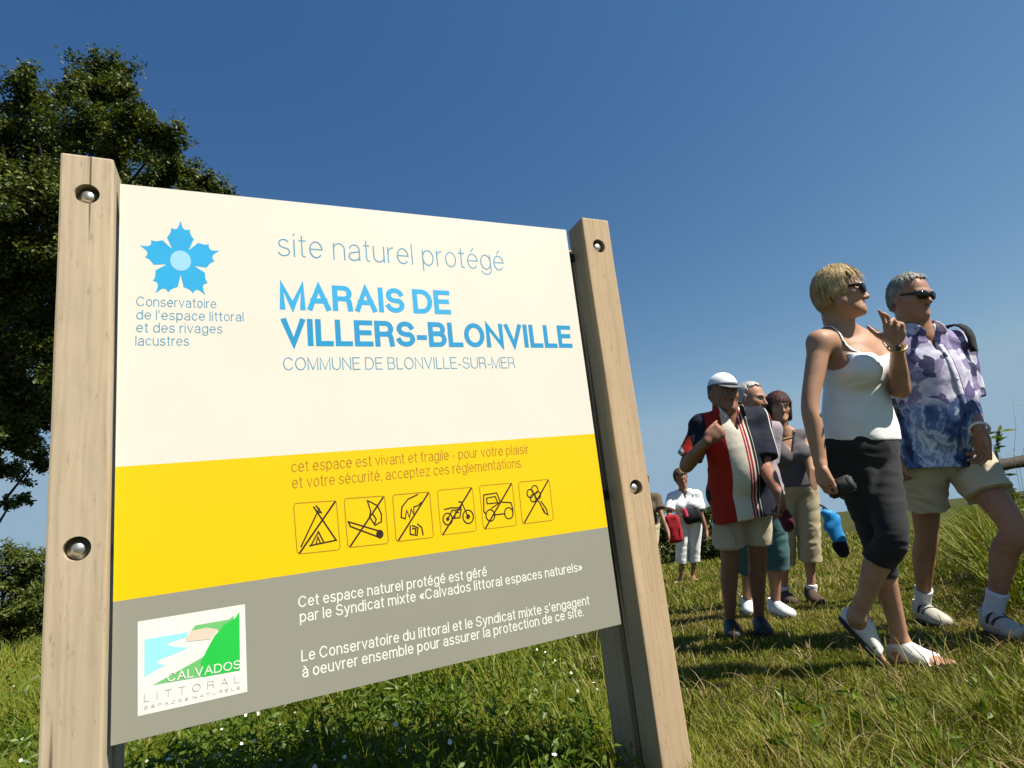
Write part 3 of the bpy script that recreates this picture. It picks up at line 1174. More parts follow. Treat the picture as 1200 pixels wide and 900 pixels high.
def head(F, c, A, s=1.0, male=False, mouth=0.0):
    """skull, face, ears; c = point between the eyes and ears, A = head axes"""
    g = lambda x, y, z: c + A @ (vec(x, y, z) * s)
    R = A[:, 0]
    F.ball(g(0, -.012, .032), vec(.0755, .090, .085) * s, A, k=.02)
    F.ball(g(0, .022, -.022), vec(.060 + .003 * male, .066, .088) * s, A, k=.03)
    for sg in (1, -1):
        F.limb(g(sg * .050, .0, -.058), g(sg * .016, .062, -.094), .024 * s, .020 * s, R, k=.03)
        F.ball(g(sg * .042, .052, -.022), vec(.024, .022, .02) * s, A, k=.022)
        F.limb(g(sg * .012, .082, .017), g(sg * .046, .066, .017), .0105 * s, .008 * s, R, k=.014)
        F.ball(g(sg * .030, .088, -.004), vec(.015, .011, .010) * s, A, k=.012, op='s')
        F.ball(g(sg * .0115, .094, -.042), vec(.0075, .009, .007) * s, A, k=.007)
    F.limb(g(0, .078, -.094), g(0, .083, -.101), .019 * s, .016 * s, R, k=.02)
    F.limb(g(0, .079, .012), g(0, .104, -.034), vec(.0075, .010) * s, vec(.0095, .010) * s, R, k=.010)
    F.ball(g(0, .106, -.037), vec(.0095, .008, .0085) * s, A, k=.008)
    F.limb(g(-.020, .078, -.0655), g(0, .0885, -.063), .005 * s, .0075 * s, R, k=.006)
    F.limb(g(.020, .078, -.0655), g(0, .0885, -.063), .005 * s, .0075 * s, R, k=.006)
    F.limb(g(-.017, .078, -.074), g(0, .0865, -.0765), .005 * s, .008 * s, R, k=.006)
    F.limb(g(.017, .078, -.074), g(0, .0865, -.0765), .005 * s, .008 * s, R, k=.006)
    for sg in (1, -1):
        e = g(sg * .080, -.012, -.012)
        F.ball(e, vec(.010, .019, .031) * s, axes_from(A @ vec(sg * .35, 1, -.2), A[:, 2]), k=.008)
        F.ball(g(sg * .091, -.004, -.008), vec(.006, .009, .015) * s, A, k=.006, op='s')
    return g


M_LIP = mat_plain('lips', (.30, .10, .085), .45, 0, .1, 60, 0)


def features(P, g, A, s=1.0, brow=None):
    F = Field(g(0, .085, -.07) - .05, g(0, .085, -.07) + .05, .0016)
    R = A[:, 0]
    for sg in (1, -1):
        F.chain([g(sg * .023, .0785, -.0690), g(sg * .010, .0885, -.0660), g(0, .0905, -.0668)], [(.0014, .002), (.0035, .0042), (.0034, .0040)], R, 0, sub=3)
        F.chain([g(sg * .022, .0785, -.0702), g(sg * .010, .0870, -.0745), g(0, .0890, -.0752)], [(.0014, .002), (.0036, .0044), (.0038, .0046)], R, 0, sub=3)
    P.mesh('lips', F, M_LIP, it=1)
    if brow is not None:
        for sg in (1, -1):
            F = Field(g(0, .085, .02) - .08, g(0, .085, .02) + .08, .0022)
            F.chain([g(sg * .015, .0935, .0165), g(sg * .032, .0895, .022), g(sg * .050, .0740, .016)], [(.003, .0035), (.0035, .004), (.002, .0025)], R, 0, sub=3)
            P.mesh('eyebrow', F, brow, it=1)


def eyes(P, g, A, s=1.0, parent=None):
    for sg in (1, -1):
        bm = bmesh.new()
        bmesh.ops.create_uvsphere(bm, u_segments=16, v_segments=10, radius=.0118 * s, matrix=Matrix.Translation(g(sg * .030, .0715, -.002)))
        e = link('eye', bm_mesh('eye', bm), M_EYE, P.root)
        bm = bmesh.new()
        bmesh.ops.create_uvsphere(bm, u_segments=12, v_segments=8, radius=.0062 * s, matrix=Matrix.Translation(g(sg * .030, .0780, -.002)))
        link('iris', bm_mesh('iris', bm), M_LENS, e)


def tube_mesh(name, pts, r, n=8, flat=None):
    pts = [np.asarray(p, float) for p in pts]
    V, Q = [], []
    prev_u = None
    for i, p in enumerate(pts):
        a = unit(pts[min(i + 1, len(pts) - 1)] - pts[max(i - 1, 0)])
        u = prev_u - a * (prev_u @ a) if prev_u is not None else np.cross(a, (0.21, 0.3, 0.93))
        if np.linalg.norm(u) < 1e-3:
            u = np.cross(a, (0.9, 0.1, 0.2))
        u = unit(u)
        prev_u = u
        v = np.cross(a, u)
        rr = r[i] if np.ndim(r) else r
        for k in range(n):
            t = 2 * math.pi * k / n
            V.append(p + (u * math.cos(t) + v * math.sin(t)) * rr)
    for i in range(len(pts) - 1):
        for k in range(n):
            Q.append((i * n + k, i * n + (k + 1) % n, (i + 1) * n + (k + 1) % n, (i + 1) * n + k))
    c0, c1 = len(V), len(V) + 1
    V += [pts[0], pts[-1]]
    T = [(c0, (k + 1) % n, k) for k in range(n)] + [(c1, (len(pts) - 1) * n + k, (len(pts) - 1) * n + (k + 1) % n) for k in range(n)]
    return mesh_np(name, V, Q, T)


def strap_mesh(name, pts, nrm, width, thick):
    """flat band along pts, nrm = outward normals"""
    V, Q = [], []
    for i, (p, m) in enumerate(zip(pts, nrm)):
        a = unit(np.asarray(pts[min(i + 1, len(pts) - 1)]) - np.asarray(pts[max(i - 1, 0)]))
        m = unit(m)
        s = unit(np.cross(a, m))
        p = np.asarray(p, float)
        V += [p - s * width / 2, p + s * width / 2, p + s * width / 2 + m * thick, p - s * width / 2 + m * thick]
    for i in range(len(pts) - 1):
        for k in range(4):
            Q.append((4 * i + k, 4 * i + (k + 1) % 4, 4 * i + 4 + (k + 1) % 4, 4 * i + 4 + k))
    n = len(pts) - 1
    Q += [(3, 2, 1, 0), (4 * n, 4 * n + 1, 4 * n + 2, 4 * n + 3)]
    return mesh_np(name, V, Q)


def sunglasses(P, g, s=1.0, name='sunglasses'):
    F = Field(P_lo(P, g(0, .05, 0), .13), P_hi(P, g(0, .05, 0), .13), .003)
    A0 = g(0, 0, 0)
    ax = lambda v: unit(g(*v) - A0)
    A = np.stack([ax((1, 0, 0)), ax((0, 1, 0)), ax((0, 0, 1))], axis=1)
    for sg in (1, -1):
        F.ball(g(sg * .034, .093, -.004), vec(.033, .0090, .023) * s, A @ rotz(-sg * .30), k=.004)
        F.limb(g(sg * .062, .080, .004), g(sg * .082, -.012, .004), vec(.0040, .009) * s, vec(.003, .004) * s, A[:, 0], k=.004)
    F.limb(g(-.012, .099, .004), g(.012, .099, .004), .0035 * s, .0035 * s, A[:, 2], k=.006)
    return P.mesh(name, F, M_LENS, it=1)


def rotz(a):
    return np.array([[math.cos(a), -math.sin(a), 0], [math.sin(a), math.cos(a), 0], [0, 0, 1]])


def P_lo(P, c, r):
    return np.asarray(c) - r


def P_hi(P, c, r):
    return np.asarray(c) + r


def hand(F, wrist, d, n, t, s=1.0, curls=((12, 20, 15),) * 4, thumb=(.75, .55, .15), spread=.06):
    """d towards the knuckles, n the way the palm faces, t the thumb's side"""
    d = unit(d)
    n = unit(np.asarray(n, float) - d * np.dot(n, d))
    t = unit(np.asarray(t, float) - d * np.dot(t, d) - n * np.dot(t, n))
    kn = wrist + d * .088 * s
    F.limb(wrist, wrist + d * .045 * s, vec(.026, .020) * s, vec(.036, .018) * s, t, k=.012)
    F.limb(wrist + d * .035 * s, kn - d * .006 * s, vec(.037, .018) * s, vec(.041, .0145) * s, t, k=.008)
    offs = (.029, .0095, -.0100, -.0285)
    lens = (.072, .080, .075, .058)
    for i in range(4):
        p = kn + t * offs[i] * s - d * (.012 * s if i == 3 else (.004 * s if i == 0 else 0))
        base = unit(d + t * spread * (1.5 - i))
        F.limb(p - d * .03 * s, p, .0098 * s, .0095 * s, t, k=.006)
        a = 0.0
        rr = (.0092, .0086, .0080, .0068)
        for q, fr in enumerate((.44, .31, .25)):
            a += math.radians(curls[i][q])
            e = base * math.cos(a) + n * math.sin(a)
            p2 = p + e * lens[i] * fr * s
            F.limb(p, p2, rr[q] * s, rr[q + 1] * s, t, k=.0025)
            p = p2
    p = wrist + d * .022 * s + t * .026 * s
    td = unit(d * thumb[0] + t * thumb[1] + n * thumb[2])
    p2 = p + td * .046 * s
    F.limb(p, p2, .0155 * s, .0112 * s, n, k=.012)
    td2 = unit(td + d * .25 - t * .12)
    p3 = p2 + td2 * .030 * s
    F.limb(p2, p3, .0108 * s, .0095 * s, n, k=.003)
    F.limb(p3, p3 + unit(td2 + d * .2) * .022 * s, .0095 * s, .0072 * s, n, k=.003)


def torso(F, J, B, inf=0.0, k=.02, shoulders=True, hips=True, bust=True):
    """B: half-widths and half-depths at hips, waist, ribs, chest"""
    pel, chest, neck, side = J['pel'], J['chest'], J['neck'], J['side']
    fwd = J['fwd']
    wst = lerp(pel, chest, .42) + fwd * B.get('belly', 0) * .4
    rib = lerp(pel, chest, .74) + fwd * B.get('belly', 0) * .3
    low = pel + (pel - wst) * .25
    F.chain([low, pel, wst, rib, chest, lerp(chest, neck, .45)],
            [vec(*B['hip']) * .86, B['hip'], B['waist'], B['rib'], B['chest'], vec(*B['chest']) * .62], side, k=.012, inf=inf, sub=3)
    if B.get('belly', 0):
        F.ball(lerp(pel, chest, .34) + fwd * (B['waist'][1] * .45), vec(B['waist'][0] * .85, B['belly'] + B['waist'][1] * .55, .15), np.stack([side, fwd, vec(0, 0, 1)], axis=1), k=.06, inf=inf)
    if shoulders:
        for q in ('shR', 'shL'):
            F.limb(lerp(chest, neck, .35) + (J[q] - lerp(chest, neck, .35)) * .25, J[q], B.get('delt', .055) * 1.02, B.get('delt', .055), side, k=.035, inf=inf)
            F.limb(lerp(neck, J['head'], .12), lerp(neck, J[q], .72) + vec(0, 0, .0), .040, .034, side, k=.04, inf=inf)
    if hips:
        for q in ('hipR', 'hipL'):
            F.ball(J[q] - fwd * .055 - vec(0, 0, .03), (.085, .075, .095), k=.05, inf=inf)
    if bust and B.get('bust'):
        for sg in (1, -1):
            c = lerp(pel, chest, .80) + side * sg * B['bust'] * 1.08 + fwd * (B['rib'][1] * .80)
            F.ball(c, vec(.068, .068, .064) * (B['bust'] / .075), k=.045, inf=inf)


def arm(F, J, s, B, inf=0.0, upto=1.0, k=0, kj=.03):
    sh, el, wr = J['sh' + s], J['el' + s], J['wr' + s]
    a = B['arm']
    side = unit(np.cross(el - sh, wr - el) + vec(.001, .002, 0))
    pts = [sh, lerp(sh, el, .45), el, lerp(el, wr, .35), wr]
    rad = [(a[0], a[0]), (a[1], a[1] * 1.05), (a[2], a[2]), (a[3], a[3]), (a[4] * .82, a[4] * 1.12)]
    F.chain(pts, rad, side, k, inf, 5, kjoin=kj)


def leg(F, J, s, B, inf=0.0, kj=.016, foot=True):
    hip, kn, an = J['hip' + s], J['kn' + s], J['an' + s]
    r = B['leg']
    fw = J['fwd']
    calf = lerp(kn, an, .30) - fw * .012
    F.chain([hip + vec(0, 0, .02), lerp(hip, kn, .45), kn, calf, lerp(kn, an, .72), an],
            [r[0], r[1], r[2], r[3], r[4], r[5]], J['side'], 0, inf, 5, kjoin=kj)


def trouser_leg(F, J, s, radii, t_end, kj=.04, lean=0.0):
    """loose leg tube from hip to fraction t_end of the leg (1 = knee, 2 = ankle)"""
    hip, kn, an = J['hip' + s], J['kn' + s], J['an' + s]
    pts = [hip + vec(0, 0, .03), lerp(hip, kn, .5), kn if t_end > 1 else lerp(hip, kn, t_end)]
    if t_end > 1:
        pts.append(lerp(kn, an, (t_end - 1) * .5))
        pts.append(lerp(kn, an, t_end - 1))
    F2 = F.twin()
    F2.chain(pts, radii[:len(pts)], J['side'], 0, 0, 5)
    end, prev = pts[-1], pts[-2]
    F2.cut(end - unit(end - prev) * .004, unit(end - prev) + np.asarray([0, 0, -.35]))
    return F2


def foot_axes(heel, toe):
    y = unit(toe - heel)
    x = unit(np.cross(y, (0, 0, 1)))
    z = np.cross(x, y)
    return np.stack([x, y, z], axis=1)


def foot(F, heel, toe, L, side_in=1, s=1.0):
    """bare foot, heel = ground point under the heel; side_in +1 when the big toe is on the foot's right"""
    A = foot_axes(heel, toe)
    g = lambda x, y, z: heel + A @ vec(x * s, y * L, z * s)
    X = A[:, 0]
    F.chain([g(0, .10, .036), g(0, .30, .046), g(.004 * side_in, .52, .034), g(.004 * side_in, .74, .022)],
            [(.031, .036), (.031, .042), (.040, .028), (.043, .018)], X, .01, sub=2)
    for i in range(5):
        x = (.031 - i * .0155) * side_in
        F.limb(g(x, .76, .018), g(x * 1.05, .985 - .012 * i * i - (.02 if i else 0), .012), .0125 if i == 0 else .0105, .0118 if i == 0 else .0082, X, k=.004)
    return g


def shoe(P, heel, toe, L, mats, style='sneaker', w=1.0):
    """returns the upper; its sole hangs under it"""
    A = foot_axes(heel, toe)
    g = lambda x, y, z: heel + A @ vec(x * w, y * L, z)
    X = A[:, 0]
    c = g(0, .5, .06)
    F = Field(c - .22, c + .22, .0042)
    F.chain([g(0, .12, .052), g(0, .32, .058), g(0, .58, .046), g(.0, .84, .036), g(0, .93, .032)],
            [vec(.037, .046) , vec(.037, .050), vec(.045, .040), vec(.043, .030), vec(.033, .024)], X, .012, sub=3)
    if style != 'low':
        F.limb(g(0, .20, .07), g(0, .22, .105), vec(.040, .046), vec(.039, .045), X, k=.02)
        F.limb(g(0, .22, .10), g(0, .22, .16), vec(.030, .034), vec(.032, .036), X, k=.004, op='s')
    # tongue and laces
    if style == 'sneaker':
        F.limb(g(0, .36, .098), g(0, .58, .078), vec(.020, .010), vec(.018, .010), X, k=.008)
        for q in range(4):
            y = .38 + q * .06
            F.limb(g(-.020, y, .106 - q * .0085), g(.020, y + .01, .106 - q * .0085), .0042, .0042, X, k=.002)
    if style == 'strap':
        for y, zz in ((.36, .100), (.52, .083)):
            F.chain([g(-.040, y, zz - .03), g(-.022, y + .005, zz), g(.02, y + .005, zz), g(.040, y, zz - .03)], [(.011, .005)] * 4, A[:, 1], .004, sub=2)
    F.cut(g(0, 0, .012), -A[:, 2])
    up = P.mesh('shoe', F, mats[0], it=1)
    if style == 'strap':
        for y, zz in ((.40, .101), (.56, .083)):
            q = [g(.046 * math.cos(t), y, .048 + (zz - .040) * math.sin(t)) for t in np.linspace(.25, math.pi - .25, 12)]
            link('shoe_strap', strap_mesh('shoe_strap', q, [p - g(0, y, .02) for p in q], .020, .004), M_RUBBER, up)
    S = Field(c - .22, c + .22, .0042)
    S.chain([g(0, .10, .016), g(0, .35, .016), g(0, .62, .016), g(0, .84, .017), g(0, .95, .020)],
            [vec(.038, .018), vec(.036, .018), vec(.047, .018), vec(.045, .018), vec(.030, .016)], X, .01, sub=3)
    S.cut(g(0, 0, .026), A[:, 2])
    S.cut(g(0, 0, .0), -A[:, 2])
    P.mesh('sole', S, mats[1], up, it=1)
    return up


def sock(P, an, kn, heel_mid, r, h, mat=None):
    F = Field(np.minimum(an, kn) - .1, an + .25, .0045)
    u = unit(kn - an)
    F.limb(heel_mid, an, vec(r, r * 1.1), vec(r, r * 1.1), (1, 0, 0), k=.01)
    F.limb(an, an + u * (h + .03), vec(r, r * 1.1), vec(r * 1.12, r * 1.22), (1, 0, 0), k=.01)
    F.limb(an + u * (h - .012), an + u * h, r * 1.2, r * 1.22, (1, 0, 0), k=.004)
    F.cut(an + u * h, u)
    F.folds(.0016, 30, 30, 160, 1.0)
    return P.mesh('sock', F, mat or M_SOCK, it=1)


def hair_cap(P, g, A, s, mat, thick=.016, front=.045, low=-.05, back_low=-.10, fringe=0.0, noise_a=.005, seed=0.0, side_len=None, strands=True):
    """hair as a tousled volume over the skull; open over the face"""
    c = g(0, 0, 0)
    F = Field(c - .2, c + .2, .0036)
    F.ball(g(0, -.012, .034), vec(.0765 + thick, .091 + thick, .086 + thick) * s, A, k=.02)
    F.ball(g(0, -.040, -.015), vec(.069 + thick * .7, .054 + thick, .085) * s, A, k=.03)
    s_, X, Y, Z = F.sl(c - .3, c + .3)
    hx = (X - c[0]) * A[0, 0] + (Y - c[1]) * A[1, 0] + (Z - c[2]) * A[2, 0]
    hy = (X - c[0]) * A[0, 1] + (Y - c[1]) * A[1, 1] + (Z - c[2]) * A[2, 1]
    hz = (X - c[0]) * A[0, 2] + (Y - c[1]) * A[1, 2] + (Z - c[2]) * A[2, 2]
    hx, hy, hz = hx / s, hy / s, hz / s
    # locks running out from the crown
    ph = np.arctan2(hx, hz + .03)
    band = np.abs(F.D[s_]) < .02
    bi = np.nonzero(band)
    q = np.stack([np.broadcast_to(v, band.shape)[bi] for v in (ph, hy, hz)], 1).astype(np.float64)
    lock = vnoise3(np.stack([q[:, 0] * 7 + q[:, 1] * 18, q[:, 1] * 9, q[:, 2] * 6], 1), seed) + .5 * vnoise3(np.stack([q[:, 0] * 19 - q[:, 1] * 26, q[:, 1] * 14, q[:, 2] * 10], 1), seed + 1)
    sub_ = F.D[s_]
    sub_[bi] -= (noise_a * 2.2 * (lock - .75)).astype(np.float32)
    F.D[s_] = sub_
    # face opening: everything in front of and below the hair line goes
    line = front - np.clip(np.abs(hx) - .03, 0, 1) * .55 + .008 * np.sin(ph * 17 + seed)
    face = np.minimum(np.minimum(hy - line * 1.0, (.068 - fringe + .006 * np.sin(hx * 160 + seed)) - hz + hy * .12), 1.0)
    F.D[s_] = np.maximum(F.D[s_], face.astype(np.float32))
    # lower edge: over the ears at the sides, lower in the nape
    lowz = np.where(hy > -.04, low, low + (back_low - low) * np.clip((-.04 - hy) / .05, 0, 1)) + .006 * np.sin(hx * 190 + hy * 150 + seed)
    F.D[s_] = np.maximum(F.D[s_], ((lowz - hz) * .8).astype(np.float32))
    if side_len is not None:                                 # long sides (bob)
        for sg in (1, -1):
            F.limb(g(sg * .074, -.02, .03), g(sg * .082, -.005, side_len), vec(.050, .024) * s, vec(.042, .020) * s, A[:, 1], k=.03)
        F.limb(g(0, -.09, .0), g(0, -.085, side_len + .005), vec(.072, .036) * s, vec(.075, .030) * s, A[:, 0], k=.03)
        pass
    h = P.mesh('hair', F, mat, it=1)
    return h, F


def strands(P, g, A, s, mat, F, n, length, seed=1, parent=None, lift=.003, w=.0010, crown=(0, -.045, .14), fwd=0.0, jit=.25):
    """fine hairs lying along the hair's surface, running out from the crown"""
    r = np.random.default_rng(seed)
    c = g(0, -.012, .02)
    V, Q = [], []
    cr = vec(*crown)

    def surf(d):
        lo, hi = .03, .19
        if F.at(c + A @ (d * lo)) > 0:
            return None
        t = lo
        while t < hi and F.at(c + A @ (d * t)) < 0:
            t += .004
        return t - .002 if t < hi else None
    made = 0
    for _ in range(n * 4):
        if made >= n:
            break
        d = unit(r.normal(0, 1, 3))
        t = surf(d)
        if t is None or t < .075:
            continue
        L = length * r.uniform(.5, 1.3)
        p = d * t
        pts = [p + d * .0005]
        ok = True
        for q in range(3):
            fl = unit((p - cr) + vec(0, fwd, 0) * .1 + r.normal(0, jit * .1, 3))
            fl = unit(fl - d * (fl @ d))
            p2 = p + fl * L / 3
            d2 = unit(p2)
            t2 = surf(d2)
            if t2 is None or abs(t2 - np.linalg.norm(p2)) > .022:
                t2 = np.linalg.norm(p2)
            p = d2 * t2
            d = d2
            pts.append(p + d * (.0008 + lift * (q + 1) / 3 * r.uniform(.2, 1.4)))
        sd = unit(np.cross(pts[1] - pts[0], d))
        i = len(V)
        for pt, wi in zip(pts, (1, 1, .8, .2)):
            V += [c + A @ (pt - sd * w * wi), c + A @ (pt + sd * w * wi)]
        Q += [(i + 2 * k, i + 2 * k + 1, i + 2 * k + 3, i + 2 * k + 2) for k in range(3)]
        made += 1
    return link('strands', mesh_np('strands', V, Q), mat, parent)
# ------------------------------------------------------------------ ground
def grid_axis(a, b, fine, grow, lim):
    v = [0.0]
    st = fine
    while v[-1] < lim:
        v.append(v[-1] + st)
        if v[-1] > b:
            st *= grow
    return np.array(v)


gx = grid_axis(0, 5, .12, 1.22, 420)
gx = np.concatenate([-gx[:0:-1], gx])
gy = np.concatenate([-grid_axis(0, 2, .2, 1.4, 40)[:0:-1], grid_axis(0, 10, .10, 1.13, 700)])
GX, GY = np.meshgrid(gx, gy, indexing='ij')
GV = np.stack([GX, GY, ground_z(GX, GY)], -1).reshape(-1, 3)
ii = np.arange(len(gx) * len(gy)).reshape(len(gx), len(gy))
GQ = np.stack([ii[:-1, :-1], ii[1:, :-1], ii[1:, 1:], ii[:-1, 1:]], -1).reshape(-1, 4)
m, n, b = new_mat('meadow_soil')
t1 = noise(n, .6, 5, .6)
t2 = noise(n, 18, 5, .7)
r1 = ramp(n, [(.35, (.045, .058, .012)), (.55, (.075, .080, .018)), (.72, (.12, .10, .035))], t1.outputs[0])
r2 = ramp(n, [(.3, (.45, .45, .45)), (.7, (1, 1, 1))], t2.outputs[0])
mx = ND(n, 'ShaderNodeMix', data_type='RGBA', blend_type='MULTIPLY')
mx.inputs[0].default_value = .8
n.links.new(r1.outputs[0], mx.inputs[6])
n.links.new(r2.outputs[0], mx.inputs[7])
n.links.new(mx.outputs[2], b.inputs['Base Color'])
b.inputs['Roughness'].default_value = .95
b.inputs['Specular IOR Level'].default_value = .1
bump(n, b, t2.outputs[0], .8, .02)
ground = link('ground', mesh_np('ground', GV, GQ), m)
tag(ground, kind='structure')


# ------------------------------------------------------------------ leaves and blades
def mat_leaf(name, stops, rough=.5, trans=.35, spec=.4, attr='tint'):
    m = bpy.data.materials.new(name)
    m.use_nodes = True
    n = m.node_tree
    b = n.nodes['Principled BSDF']
    out = n.nodes['Material Output']
    a = ND(n, 'ShaderNodeAttribute', attribute_name=attr)
    r = ramp(n, stops, a.outputs['Fac'])
    n.links.new(r.outputs[0], b.inputs['Base Color'])
    b.inputs['Roughness'].default_value = rough
    b.inputs['Specular IOR Level'].default_value = spec
    tr = ND(n, 'ShaderNodeBsdfTranslucent')
    hs = ND(n, 'ShaderNodeHueSaturation')
    hs.inputs['Saturation'].default_value = 1.1
    hs.inputs['Value'].default_value = 1.3
    n.links.new(r.outputs[0], hs.inputs['Color'])
    n.links.new(hs.outputs[0], tr.inputs[0])
    mxs = ND(n, 'ShaderNodeMixShader')
    mxs.inputs[0].default_value = trans
    n.links.new(b.outputs[0], mxs.inputs[1])
    n.links.new(tr.outputs[0], mxs.inputs[2])
    n.links.new(mxs.outputs[0], out.inputs[0])
    return m


def put_tint(me, tint_per_vert):
    a = me.attributes.new('tint', 'FLOAT', 'POINT')
    a.data.foreach_set('value', np.asarray(tint_per_vert, np.float32))


def blades(name, P, H, Wd, lean_dir, lean, tint, mat, kind='stuff', flop=1.0):
    """P root points, H heights, Wd widths, lean_dir angle, lean = tip offset / height"""
    n = len(P)
    a = RNG.uniform(0, 2 * np.pi, n)
    wx, wy = np.cos(a) * Wd / 2, np.sin(a) * Wd / 2
    lx, ly = np.cos(lean_dir) * lean * H, np.sin(lean_dir) * lean * H
    hz = H * np.sqrt(np.clip(1 - (lean * .75) ** 2, .12, 1))
    V = np.zeros((n, 7, 3), np.float32)
    for k, (f, ww) in enumerate(((0, 1.0), (.40, .9), (.75, .6))):
        q = f ** 1.8
        for s_, sg in ((0, -1), (1, 1)):
            V[:, 2 * k + s_, 0] = P[:, 0] + lx * q + sg * wx * ww
            V[:, 2 * k + s_, 1] = P[:, 1] + ly * q + sg * wy * ww
            V[:, 2 * k + s_, 2] = P[:, 2] + hz * (f - .12 * flop * lean * f * f) - (.01 if k == 0 else 0)
    V[:, 6, 0] = P[:, 0] + lx
    V[:, 6, 1] = P[:, 1] + ly
    V[:, 6, 2] = P[:, 2] + hz * (1 - .22 * flop * lean)
    base = np.arange(n)[:, None] * 7
    Q = np.concatenate([base + np.array([[0, 1, 3, 2]]), base + np.array([[2, 3, 5, 4]])])
    T = base + np.array([[4, 5, 6]])
    me = mesh_np(name, V.reshape(-1, 3), Q, T)
    put_tint(me, np.repeat(tint, 7))
    o = link(name, me, mat)
    if kind:
        tag(o, kind=kind)
    return o


def leaves(P, N, L, Wd, up=None):
    """kite-shaped folded leaves at P with normals N; returns verts, quads"""
    n = len(P)
    N = N / (np.linalg.norm(N, axis=1, keepdims=True) + 1e-9)
    r = RNG.normal(size=(n, 3))
    A = r - N * np.sum(r * N, 1, keepdims=True)
    if up is not None:
        A = A + (up - N * np.sum(up * N, 1, keepdims=True))
    A /= np.linalg.norm(A, axis=1, keepdims=True) + 1e-9
    Bv = np.cross(N, A)
    L = np.asarray(L)[:, None]
    Wd = np.asarray(Wd)[:, None]
    V = np.stack([P, P + A * L * .45 + Bv * Wd * .5 + N * Wd * .18, P + A * L, P + A * L * .45 - Bv * Wd * .5 + N * Wd * .18], 1)
    b_ = np.arange(n)[:, None] * 4
    T = np.concatenate([b_ + np.array([[0, 1, 2]]), b_ + np.array([[0, 2, 3]])])
    return V.reshape(-1, 3), T


def scatter(n, y0, y1, marg=.15, bias=1.0, keep=None):
    """ground points inside the field of view between the distances y0 and y1, evenly per area (bias 1)"""
    out = np.zeros((0, 3))
    while len(out) < n:
        u = RNG.random(int(n * 1.5))
        y = np.sqrt(y0 ** 2 + u * (y1 ** 2 - y0 ** 2)) if bias == 1 else y0 * (y1 / y0) ** u
        x = RNG.uniform(-1.05 - marg, 1.08 + marg, len(y)) * (y + .15)
        if keep is not None:
            k = RNG.random(len(x)) < keep(x, y)
            x, y = x[k], y[k]
        out = np.concatenate([out, np.stack([x, y, ground_z(x, y)], 1)])
    return out[:n]


def vnoise(x, y, s, seed=0):
    """cheap smooth noise 0..1"""
    a = np.sin(x * s * 1.7 + seed) * np.sin(y * s * 1.3 + seed * 1.7) + .6 * np.sin(x * s * 3.1 + y * s * 2.3 + seed) + .4 * np.sin(x * s * 5.7 - y * s * 6.1 + 2 * seed)
    return np.clip(.5 + a / 3.2, 0, 1)


def path_w(x, y):
    """1 on the mown track the walkers use, 0 in the rough"""
    c = .46 * y + .12 + .12 * np.sin(y * .9)
    hw = .30 + .34 * y
    return np.clip(2.0 - np.abs(x - c) / hw * 1.3, 0, 1)


def rough_w(x, y):
    return 1 - path_w(x, y)


GREENS = [(0, (.048, .066, .004)), (.3, (.105, .146, .009)), (.6, (.21, .215, .020)), (.82, (.24, .195, .045)), (1, (.38, .28, .11))]
M_GRASS = mat_leaf('grass_blade', GREENS, .55, .17, .25)
M_STRAW = mat_leaf('dry_straw', [(0, (.16, .11, .04)), (.5, (.27, .20, .085)), (1, (.38, .29, .14))], .6, .2, .25)
M_WEED = mat_leaf('weed_leaf', [(0, (.045, .085, .006)), (.5, (.11, .175, .014)), (1, (.21, .27, .03))], .45, .40, .4)

# short track grass: near and far
for y0, y1, n_, h0, h1, w_ in ((1.0, 1.9, 45000, .022, .065, .0030), (1.9, 3.0, 70000, .012, .034, .0034), (3.0, 5.2, 80000, .014, .038, .0055), (5.2, 11, 60000, .04, .085, .011), (11, 24, 40000, .06, .15, .03)):
    P = scatter(n_, y0, y1, keep=lambda x, y: .30 + .70 * path_w(x, y))
    nn = vnoise(P[:, 0], P[:, 1], 1.3, 2.0)
    tint = np.clip(.54 + .06 * (P[:, 1] > 1.9) + .44 * (nn - .5) + RNG.normal(0, .17, len(P)), 0, 1)
    blades('short_grass', P, RNG.uniform(h0, h1, len(P)) * (.7 + .7 * vnoise(P[:, 0], P[:, 1], 3.1, 5.)), w_ * RNG.uniform(.6, 1.2, len(P)), RNG.uniform(0, 6.28, len(P)), RNG.uniform(.1, .9, len(P)), tint, M_GRASS)
# long rough grass
for y0, y1, n_, h0, h1, w_ in ((.95, 2.4, 62000, .06, .17, .0040), (2.4, 5, 75000, .10, .30, .0065), (5, 11, 60000, .15, .42, .013), (11, 26, 40000, .2, .5, .035)):
    P = scatter(n_, y0, y1, keep=lambda x, y: np.clip(rough_w(x, y) * 1.2 - .1, .02 if y0 < 1 else 0.0, 1) * (.35 + .65 * vnoise(x, y, 2.2, 1.0)))
    nn = vnoise(P[:, 0], P[:, 1], .9, 4.0)
    tint = np.clip(.40 + .30 * (nn - .5) + RNG.normal(0, .16, len(P)), 0, 1)
    blades('long_grass', P, RNG.uniform(h0, h1, len(P)) * (.6 + .8 * vnoise(P[:, 0], P[:, 1], 2.6, 8.)), w_ * RNG.uniform(.6, 1.3, len(P)), RNG.normal(2.8, 1.3, len(P)), RNG.uniform(.1, .85, len(P)), tint, M_GRASS)
